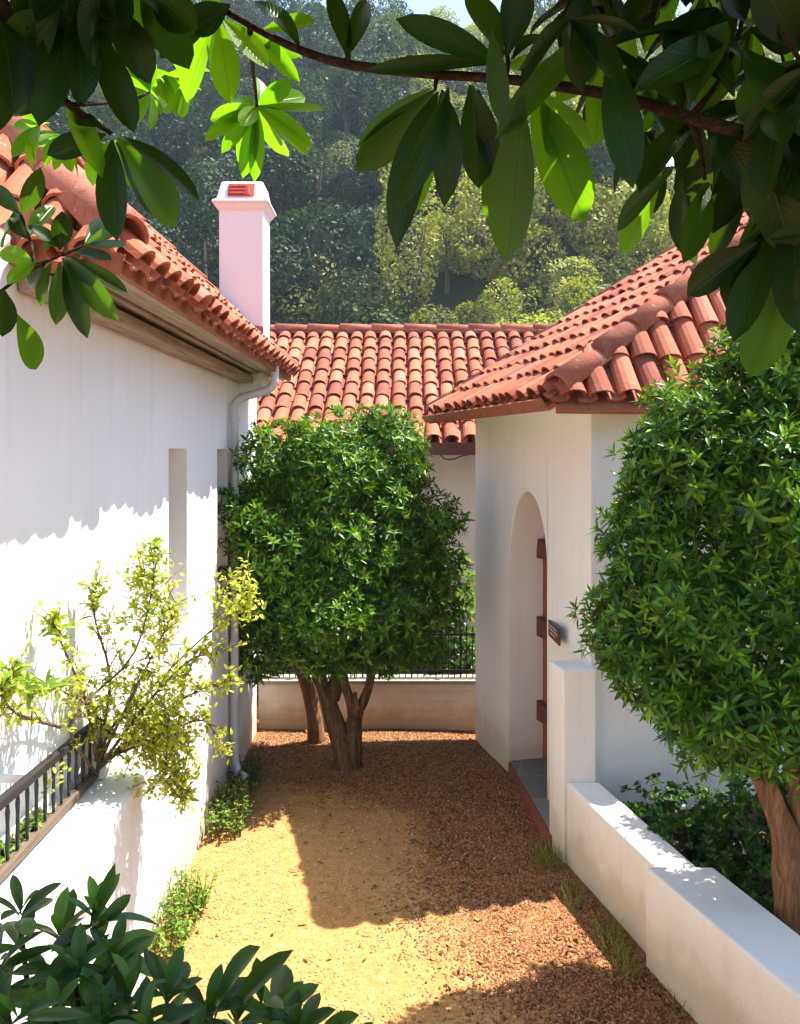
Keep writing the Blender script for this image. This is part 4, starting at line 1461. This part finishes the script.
ML = [
    (432, 88, 354, 140, 30, 1.52), (434, 90, 357, 172, 44, 1.5), (438, 92, 384, 219, 46, 1.5), (442, 90, 455, 178, 46, 1.48), (448, 88, 425, 185, 40, 1.46),
    (470, 85, 487, 178, 48, 1.47), (478, 90, 492, 165, 30, 1.5), (440, 95, 412, 215, 36, 1.56),
    (500, 62, 400, 18, 34, 1.46), (498, 64, 368, 58, 24, 1.48), (503, 58, 470, -10, 44, 1.45), (507, 56, 520, -15, 40, 1.44), (512, 60, 560, 5, 40, 1.44), (505, 66, 545, 62, 26, 1.5),
    (522, 95, 513, 256, 58, 1.40), (530, 92, 588, 220, 60, 1.5), (526, 92, 480, 222, 40, 1.48), (535, 88, 592, 150, 40, 1.55), (532, 85, 560, 170, 30, 1.46),
    (598, 28, 500, 120, 34, 1.42), (492, 30, 502, 122, 26, 1.40),
    (612, 45, 692, 134, 44, 1.40), (610, 50, 632, 182, 44, 1.38), (606, 52, 596, 142, 46, 1.48), (615, 40, 660, -10, 44, 1.40), (605, 45, 560, 95, 36, 1.46), (600, 42, 622, 120, 40, 1.5),
    (672, 172, 613, 225, 36, 1.42), (662, 172, 625, 253, 40, 1.48), (682, 178, 678, 268, 44, 1.40), (708, 182, 688, 257, 38, 1.42), (748, 188, 708, 252, 34, 1.42),
    (757, 243, 687, 294, 46, 1.34), (772, 245, 733, 334, 44, 1.33), (786, 268, 752, 378, 62, 1.32), (792, 210, 800, 330, 60, 1.32), (775, 190, 745, 280, 46, 1.36),
    (690, 115, 640, 190, 46, 1.40), (700, 120, 690, 215, 50, 1.38), (705, 110, 760, 190, 54, 1.36), (695, 100, 650, 60, 46, 1.36), (690, 105, 720, 20, 52, 1.34),
    (740, 130, 720, 235, 52, 1.36), (760, 140, 790, 250, 60, 1.30), (770, 130, 830, 200, 60, 1.28),
    (740, 40, 660, 60, 46, 1.36), (740, 45, 700, 110, 46, 1.36), (745, 50, 790, 130, 56, 1.34), (750, 30, 800, 40, 52, 1.34), (745, 20, 720, -40, 50, 1.34),
    (800, 60, 740, 120, 56, 1.30), (800, 65, 815, 160, 60, 1.28), (795, 70, 770, 170, 56, 1.29), (800, 50, 760, -20, 54, 1.30),
    (218, 18, 232, 106, 40, 1.72), (216, 20, 178, 96, 42, 1.72), (222, 18, 268, 68, 34, 1.74), (214, 16, 160, 50, 40, 1.70), (220, 14, 200, -40, 40, 1.7), (240, 22, 300, 62, 22, 1.72), (250, 26, 292, 72, 26, 1.78),
    (262, 30, 315, 22, 26, 1.70), (345, 60, 372, -12, 26, 1.6), (350, 62, 330, -10, 30, 1.62), (300, 48, 262, -15, 32, 1.64), (230, 5, 190, 30, 40, 1.66),
]
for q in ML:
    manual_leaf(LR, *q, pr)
# cluster a little farther along the bough, its sunlit look put into the colour
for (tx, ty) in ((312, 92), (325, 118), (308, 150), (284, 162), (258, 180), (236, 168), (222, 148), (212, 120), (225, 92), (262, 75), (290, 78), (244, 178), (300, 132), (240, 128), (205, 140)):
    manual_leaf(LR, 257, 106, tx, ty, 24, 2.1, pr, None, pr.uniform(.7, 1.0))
# shaded mass on the right, then an unseen canopy added to shade the boughs
for k in range(46):
    droop_rosette(LR, at(pr.uniform(560, 860), pr.uniform(-70, 150), pr.uniform(1.25, 1.75)) if k < 26 else at(pr.uniform(740, 900), pr.uniform(60, 240), pr.uniform(1.2, 1.45)), 6, .13, .030, pr, .5)
LIT = [at(257, 130, 2.1), at(232, 80, 1.72), at(195, 60, 1.72), at(565, 180, 1.52), at(645, 225, 1.48), at(590, 130, 1.5), at(700, 285, 1.34), at(160, 80, 1.8), at(60, 130, 1.88), at(300, 60, 1.74), at(110, 20, 1.45), at(40, 240, 1.72)]


def open_to_sun(p, r=.19):
    for q in LIT:
        d_ = p - q
        if (d_ - SUN * d_.dot(SUN)).length < r:
            return False
    return True


for k in range(900):  # unseen canopy added for shade, left open along chosen sun rays
    p = Vector((pr.uniform(-.2, 1.9), pr.uniform(.8, 2.3), pr.uniform(3.7, 4.7)))
    if p.z < CAMZ + .5 * p.y + .14 or not open_to_sun(p):
        continue
    droop_rosette(LR, p, 8, .19, .048, pr, .2, (40, 100), (0, 0, 1))
for k in range(420):  # unseen rosettes over and behind the camera, added to darken near leaves
    p = Vector((pr.uniform(-1.3, 2.2), pr.uniform(-1.6, 1.0), pr.uniform(2.4, 4.7)))
    if p.y < -.35 or p.z > 3.35 + .62 * max(p.y, 0):
        droop_rosette(LR, p, 7, .16, .038, pr, .3, (40, 100))
LR.build('crown', M['leaf_big'], rtree)

ltree = thing('overhanging_tree', 'broad-leaved tree leaning in at the upper left over the house corner', 'tree', (-1.15, .75, 1.2), 'overhanging broad-leaved trees')
lb = MB()
S = spline([(-1.15, .75, 1.2), (-1.2, .8, 2.2), (-1.1, 1.0, 3.0), at(-60, -20, 1.35), at(20, 60, 1.4), at(70, 105, 1.42), at(112, 134, 1.45)], 40)
lb.tube(S, lerp_list([.06, .055, .04, .02, .009, .006, .004], 40), 9, .06, .3, 3, .05)
for t_ in ([(20, 60, 1.4), (40, 20, 1.42), (60, -20, 1.45)], [(70, 105, 1.42), (130, 100, 1.55), (150, 92, 1.7)], [(-40, 330, 1.7), (0, 292, 1.7), (35, 268, 1.7), (62, 255, 1.7)], [(35, 268, 1.7), (30, 240, 1.72), (20, 215, 1.75)],
           [(-60, -20, 1.35), (-60, 150, 1.5), (-50, 260, 1.65), (-40, 330, 1.7)], [(0, 292, 1.7), (15, 312, 1.68)], [(62, 255, 1.7), (85, 245, 1.72)], [(60, -20, 1.45), (120, -30, 1.45), (150, -10, 1.46)]):
    lb.tube(spline([at(*q) for q in t_], 10), lerp_list([.0045, .003, .002], 10), 6)
lb.build('trunk', M['twig'], ltree, smooth=True)
LL = Leaves(TPL_BIG)
ML = [
    (112, 140, 113, 233, 48, 1.44), (118, 138, 188, 226, 52, 1.45), (106, 134, 48, 154, 30, 1.44), (120, 136, 197, 182, 32, 1.47), (116, 142, 165, 212, 40, 1.50), (110, 142, 90, 182, 30, 1.5), (104, 128, 68, 118, 30, 1.42), (114, 140, 138, 190, 26, 1.52),
    (40, 15, 22, 122, 62, 1.36), (70, 18, 38, 118, 50, 1.40), (92, 22, 132, 134, 46, 1.40), (60, 10, 5, 60, 56, 1.36), (110, 5, 150, 75, 52, 1.42), (140, -5, 188, 74, 54, 1.45), (150, -10, 120, 60, 44, 1.45), (30, -10, 70, 70, 60, 1.36), (150, -10, 200, 30, 48, 1.45),
    (20, 60, -20, 140, 50, 1.38), (70, 105, 10, 110, 36, 1.42), (66, 100, 100, 160, 34, 1.46), (20, 60, 70, 60, 36, 1.42),
    (0, 20, 20, 90, 60, 1.36), (90, -10, 60, 50, 50, 1.4),
    # twig with smaller leaves against the wall
    (16, 314, 38, 370, 34, 1.68), (4, 290, 2, 336, 34, 1.68), (64, 260, 84, 330, 26, 1.7), (66, 258, 108, 312, 28, 1.7), (70, 256, 126, 292, 24, 1.7), (60, 262, 58, 322, 26, 1.7), (52, 262, 36, 306, 24, 1.7), (72, 250, 112, 262, 22, 1.72),
    (60, 250, 62, 212, 24, 1.72), (85, 245, 122, 232, 22, 1.74), (85, 243, 104, 215, 20, 1.74), (30, 240, 8, 210, 26, 1.74), (28, 238, 52, 200, 26, 1.76), (20, 215, -8, 190, 26, 1.75), (22, 214, 40, 175, 28, 1.76), (35, 265, 0, 250, 26, 1.7), (36, 262, 8, 282, 22, 1.7), (40, 250, 66, 235, 22, 1.72), (62, 250, 30, 225, 24, 1.7), (85, 245, 128, 252, 20, 1.74), (62, 258, 92, 282, 20, 1.72), (20, 218, -10, 240, 26, 1.74), (48, 260, 20, 285, 22, 1.70),
]
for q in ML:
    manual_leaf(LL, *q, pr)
for (cx_, cy_, dp_) in ((150, 92, 1.75), (165, 75, 1.85), (130, 60, 1.8), (185, 85, 1.9), (40, 125, 1.85), (60, 135, 1.9), (90, 60, 1.85)):
    droop_rosette(LL, at(cx_, cy_, dp_), 8, .085, .019, pr, .3, young_lit_amt=1.0)  # small rosettes with a sunlit look put into their colour
for k in range(16):
    droop_rosette(LL, at(pr.uniform(-60, 120), pr.uniform(-60, 40), pr.uniform(1.3, 1.7)), 6, .13, .032, pr, .5)
for k in range(420):  # unseen canopy over the left tree, added to shade its leaves
    p = Vector((pr.uniform(-1.1, -.1), pr.uniform(.9, 2.2), pr.uniform(3.65, 4.6)))
    if p.z < CAMZ + .5 * p.y + .14 or not open_to_sun(p):
        continue
    droop_rosette(LL, p, 7, .18, .045, pr, .2, (40, 100), (0, 0, 1))
LL.build('crown', M['leaf_big'], ltree)

# foreground shrub at the terrace edge
fs_ = thing('leafy_shrub', 'dark glossy-leaved shrub at the terrace edge in the lower left corner', 'shrub', (-.7, 1.75, 1.2))
fb = MB()
LF = Leaves(leaf_template(8, 2, 'obov', .45, .26))
pr = random.Random(12)
tips = [(20, 900, 1.75), (60, 925, 1.7), (95, 905, 1.72), (110, 950, 1.66), (75, 960, 1.62), (130, 985, 1.6), (165, 985, 1.62), (0, 950, 1.66), (55, 1000, 1.55), (100, 1010, 1.55), (150, 1020, 1.5), (205, 1000, 1.6),
        (235, 1010, 1.62), (275, 1000, 1.66), (300, 1020, 1.62), (340, 1040, 1.6), (10, 1010, 1.5), (190, 1040, 1.55)]
for (x, y, dp_) in tips:
    p = at(x, y + 22, dp_)
    g0 = Vector((p.x * .8 - .1, dp_ + pr.uniform(-.05, .1), 1.2))
    fb.tube(spline([g0, (g0 + p) / 2 + Vector((0, 0, .08)), p], 8), lerp_list([.012, .007, .004], 8), 6)
    LF.rosette(p, Vector((pr.uniform(-.35, .35), pr.uniform(-.35, .15), 1)), 8, .105, .023, 12, 85, pr)
    LF.rosette(p - Vector((0, 0, .06)), Vector((pr.uniform(-.5, .5), pr.uniform(-.5, .2), .8)), 5, .115, .025, 50, 100, pr)
for q in ((215, 1020, 240, 945, 44, 1.6), (235, 1010, 268, 955, 26, 1.62), (262, 1010, 270, 985, 20, 1.6), (270, 1015, 318, 985, 24, 1.62), (262, 1018, 300, 1004, 20, 1.6), (262, 1005, 258, 960, 18, 1.64), (320, 1030, 356, 1015, 18, 1.62), (85, 975, 155, 930, 34, 1.66), (60, 940, 74, 890, 20, 1.72), (90, 925, 112, 880, 18, 1.72), (95, 930, 130, 895, 18, 1.72),
          (20, 1020, 40, 985, 16, 1.5), (25, 1020, 62, 1005, 18, 1.5), (18, 1020, 5, 990, 16, 1.5)):
    manual_leaf(LF, *q, pr)
fb.build('stems', M['twig'], fs_, smooth=True)
LF.build('foliage', M['leaf_front'], fs_)

# ================================================================== WOODED HILL


def tree_proto(seed, kind):
    rnd = np.random.default_rng(seed)
    R = 1.0
    lob = []
    nl = 10 if kind != 'tall' else 9
    for i in range(nl):
        a = rnd.uniform(0, 6.28)
        if kind == 'tall':
            h = .5 + .9 * i / nl
            lob.append((np.array([.22 * math.cos(a), .22 * math.sin(a), h]), np.array([.42, .42, .30]) * rnd.uniform(.8, 1.15)))
        else:
            rr_ = rnd.uniform(.15, .72)
            lob.append((np.array([rr_ * math.cos(a), rr_ * math.sin(a), rnd.uniform(.45, 1.05)]), np.array([.42, .42, .34]) * rnd.uniform(.6, 1.25)))
    pts = lobes_points(lob, 7000, rnd, (.82, 1.06))
    P = np.array([p for p, _ in pts])
    N = np.array([n for _, n in pts])
    k = len(P)
    D = nrm(rnd.normal(size=(k, 3)))
    U = nrm(N + rnd.normal(size=(k, 3)) * .5 + np.array([0, 0, .3]))
    D = nrm(D - (D * U).sum(1, keepdims=True) * U)
    S = np.cross(U, D)
    s = rnd.uniform(.020, .050, size=(k, 1))
    O = np.stack([-D * s, -S * s * .6, D * s, S * s * .6], 1)
    return P, O


protos = [tree_proto(200 + i, 'round') for i in range(6)] + [tree_proto(300 + i, 'tall') for i in range(3)]


def place(proto, x, y, R, H, tint, rnd):
    P, O = protos[proto]
    a = rnd.uniform(0, 6.28)
    c, s = math.cos(a), math.sin(a)
    X = P[:, 0] * c - P[:, 1] * s
    Y = P[:, 0] * s + P[:, 1] * c
    z0 = float(hill_z(np.array(x), np.array(y)))
    out = np.stack([X * R + x, Y * R + y, P[:, 2] * H + z0], -1)[:, None, :] + O * R
    t = np.array(tint) * rnd.uniform(.75, 1.25, size=(len(P), 1))
    return out, np.repeat(t[:, None, :], 4, 1)


def trunk_at(mb, x, y, H, R, rnd):
    z0 = float(hill_z(np.array(x), np.array(y)))
    a = rnd.uniform(-.1, .1)
    mb.tube([(x, y, z0 - .3), (x + a, y, z0 + H * .4), (x + a * 2, y + a, z0 + H * .95)], [R * .07, R * .05, R * .02], 6)
    for k in range(3):
        th = rnd.uniform(0, 6.28)
        mb.tube([(x + a, y, z0 + H * .4), (x + R * .45 * math.cos(th), y + R * .45 * math.sin(th), z0 + H * .85)], [R * .035, R * .012], 5)


rnd = np.random.default_rng(99)
DARK, MIDG, LIGHT, OLIVE = (.028, .050, .026), (.080, .11, .034), (.31, .315, .055), (.22, .22, .055)  # lighter tints put the sunlit look of the slope into colour
# trees one can tell apart, nearest first
named = [
    (1, 490, 318, 40, 1.9, 3.6, LIGHT, 'round yellow-green tree just above the middle of the back roof ridge'),
    (2, 568, 312, 40, 1.7, 3.2, LIGHT, 'round yellow-green tree where the hipped roof meets the back ridge'),
    (0, 288, 308, 42, 1.4, 3.2, MIDG, 'small mid-green tree directly right of the white chimney'),
    (3, 342, 262, 52, 1.6, 5.0, (.20, .22, .09), 'pale grey-green tree standing out of the dark slope right of the chimney'),
    (4, 432, 280, 50, 3.0, 5.0, OLIVE, 'wide olive tree above the left half of the back roof ridge'),
    (5, 520, 262, 54, 3.4, 5.5, (.24, .25, .06), 'large sunlit tree above the right half of the back roof ridge'),
    (0, 600, 285, 50, 2.8, 5.0, MIDG, 'mid-green tree just above the verge of the hipped roof'),
    (2, 450, 225, 66, 3.6, 6.0, (.25, .25, .06), 'broad yellowish tree higher up the slope below the hanging leaves'),
    (1, 610, 215, 66, 3.4, 6.0, LIGHT, 'bright tree crown high on the slope left of the drooping right-hand leaves'),
    (7, 384, 215, 62, 1.9, 8.5, (.06, .07, .04), 'tall thin dark tree with a visible pale trunk in mid-slope'),
    (6, 300, 230, 60, 1.9, 8.0, DARK, 'tall dark narrow tree just right of the chimney top'),
    (8, 205, 290, 55, 2.0, 6.5, MIDG, 'dark tree showing left of the chimney above the tiled eave'),
]
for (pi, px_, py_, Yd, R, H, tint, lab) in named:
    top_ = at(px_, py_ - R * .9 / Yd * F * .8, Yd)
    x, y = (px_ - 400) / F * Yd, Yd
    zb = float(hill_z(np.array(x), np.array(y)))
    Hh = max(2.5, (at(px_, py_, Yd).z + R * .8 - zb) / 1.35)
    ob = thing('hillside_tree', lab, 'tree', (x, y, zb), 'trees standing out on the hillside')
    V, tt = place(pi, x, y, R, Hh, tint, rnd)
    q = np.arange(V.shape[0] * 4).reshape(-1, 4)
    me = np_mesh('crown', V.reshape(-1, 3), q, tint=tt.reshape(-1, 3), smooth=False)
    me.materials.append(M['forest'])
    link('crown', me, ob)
    mb = MB()
    trunk_at(mb, x, y, Hh, R, rnd)
    mb.build('trunk', M['hill_trunk'], ob)
Vs, Ts = [], []
tm = MB()
Yd = 30.0
cnt = 0
while Yd < 118:
    step = 2.2 + Yd * .014
    half = Yd * .5 + 9
    x = -half + rnd.uniform(0, step)
    while x < half:
        xx, yy = x + rnd.uniform(-.8, .8), Yd + rnd.uniform(-1.2, 1.2)
        R = rnd.uniform(1.6, 3.3) * (.85 + Yd / 180)
        H = R * rnd.uniform(1.2, 1.8)
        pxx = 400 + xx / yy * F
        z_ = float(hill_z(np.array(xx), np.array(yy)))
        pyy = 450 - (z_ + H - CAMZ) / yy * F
        sunny = .28 + .68 / (1 + math.exp(-(pxx - 400) / 35)) - (.25 if pyy < 150 else 0)  # chance of a sunlit-looking tint, higher towards the right
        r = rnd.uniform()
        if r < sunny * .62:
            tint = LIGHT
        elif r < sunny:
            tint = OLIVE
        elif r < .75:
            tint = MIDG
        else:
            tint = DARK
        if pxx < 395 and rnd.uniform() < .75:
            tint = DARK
        tall = rnd.uniform() < (.22 if pxx < 400 else .06)
        pi = int(rnd.integers(6, 9)) if tall else int(rnd.integers(0, 6))
        if tall:
            H *= 1.5
            R *= .8
        if z_ > -1:
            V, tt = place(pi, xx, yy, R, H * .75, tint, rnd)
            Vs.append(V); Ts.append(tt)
            trunk_at(tm, xx, yy, H * .75, R, rnd)
            cnt += 1
        x += step * rnd.uniform(.75, 1.25)
    Yd += 2.6 + Yd * .010
V = np.concatenate(Vs).reshape(-1, 3)
tt = np.concatenate(Ts).reshape(-1, 3)
me = np_mesh('forest', V, np.arange(len(V)).reshape(-1, 4), tint=tt, smooth=False)
me.materials.append(M['forest'])
fo = tag(link('forest', me), 'dense mixed wood covering the hazy hillside', 'forest', kind='stuff')
o = tm.build('forest_trunks', M['hill_trunk'], None)
o.parent = fo
print('forest trees', cnt)

# ================================================================== AIR, LIGHT, CAMERA
hz = MB().box(-122, 122, -34, 132, -1.6, 72).build('haze', None) if False else None
me = MB().box(-122, 122, -34, 132, -1.6, 74).mesh('haze')
hm = bpy.data.materials.new('haze_air')
hm.use_nodes = True
hm.node_tree.nodes.clear()
ho = hm.node_tree.nodes.new('ShaderNodeOutputMaterial')
hv = hm.node_tree.nodes.new('ShaderNodeVolumePrincipled')
hv.inputs['Color'].default_value = (.72, .86, 1.0, 1)
hv.inputs['Density'].default_value = .00065
hv.inputs['Density Attribute'].default_value = ''
hv.inputs['Anisotropy'].default_value = .2
hm.node_tree.links.new(hv.outputs[0], ho.inputs['Volume'])
hm.cycles.homogeneous_volume = True
me.materials.append(hm)
tag(link('haze', me), 'thin bluish haze over the valley and hillside', 'haze', kind='stuff')

ld_ = bpy.data.lights.new('sun', 'SUN')
ld_.energy = 5.0
ld_.angle = math.radians(.5)
ld_.color = (1.0, .945, .86)
so = bpy.data.objects.new('sun', ld_)
COL.objects.link(so)
so.rotation_euler = (-SUN).to_track_quat('-Z', 'Y').to_euler()
so.location = (6, 3, 14)

w = bpy.data.worlds.new('World')
scene.world = w
w.use_nodes = True
nt = w.node_tree
nt.nodes.clear()
sky = nt.nodes.new('ShaderNodeTexSky')
sky.sky_type = 'NISHITA'
sky.sun_disc = False
sky.sun_elevation = math.asin(SUN.z)
sky.sun_rotation = math.atan2(SUN.x, SUN.y)
bg = nt.nodes.new('ShaderNodeBackground')
bg.inputs['Strength'].default_value = .125
wo = nt.nodes.new('ShaderNodeOutputWorld')
nt.links.new(sky.outputs[0], bg.inputs[0])
nt.links.new(bg.outputs[0], wo.inputs[0])

cam = bpy.data.cameras.new('camera')
cam.sensor_fit = 'HORIZONTAL'
cam.sensor_width = 36
cam.lens = F / 800 * 36
cam.shift_y = -(512 - 450) / 800
cam.clip_start = .05
cam.clip_end = 1000
co = bpy.data.objects.new('camera', cam)
COL.objects.link(co)
co.location = (0, 0, CAMZ)
co.rotation_euler = (math.radians(90), 0, 0)
scene.camera = co

scene.view_settings.view_transform = 'Standard'
scene.view_settings.look = 'None'
scene.view_settings.exposure = 1.68
scene.view_settings.gamma = 1
scene.view_settings.use_curve_mapping = False
scene.render.engine = 'CYCLES'
scene.cycles.use_denoising = True
scene.cycles.max_bounces = 8
scene.cycles.transparent_max_bounces = 4
scene.cycles.volume_bounces = 0
scene.cycles.sample_clamp_indirect = 8
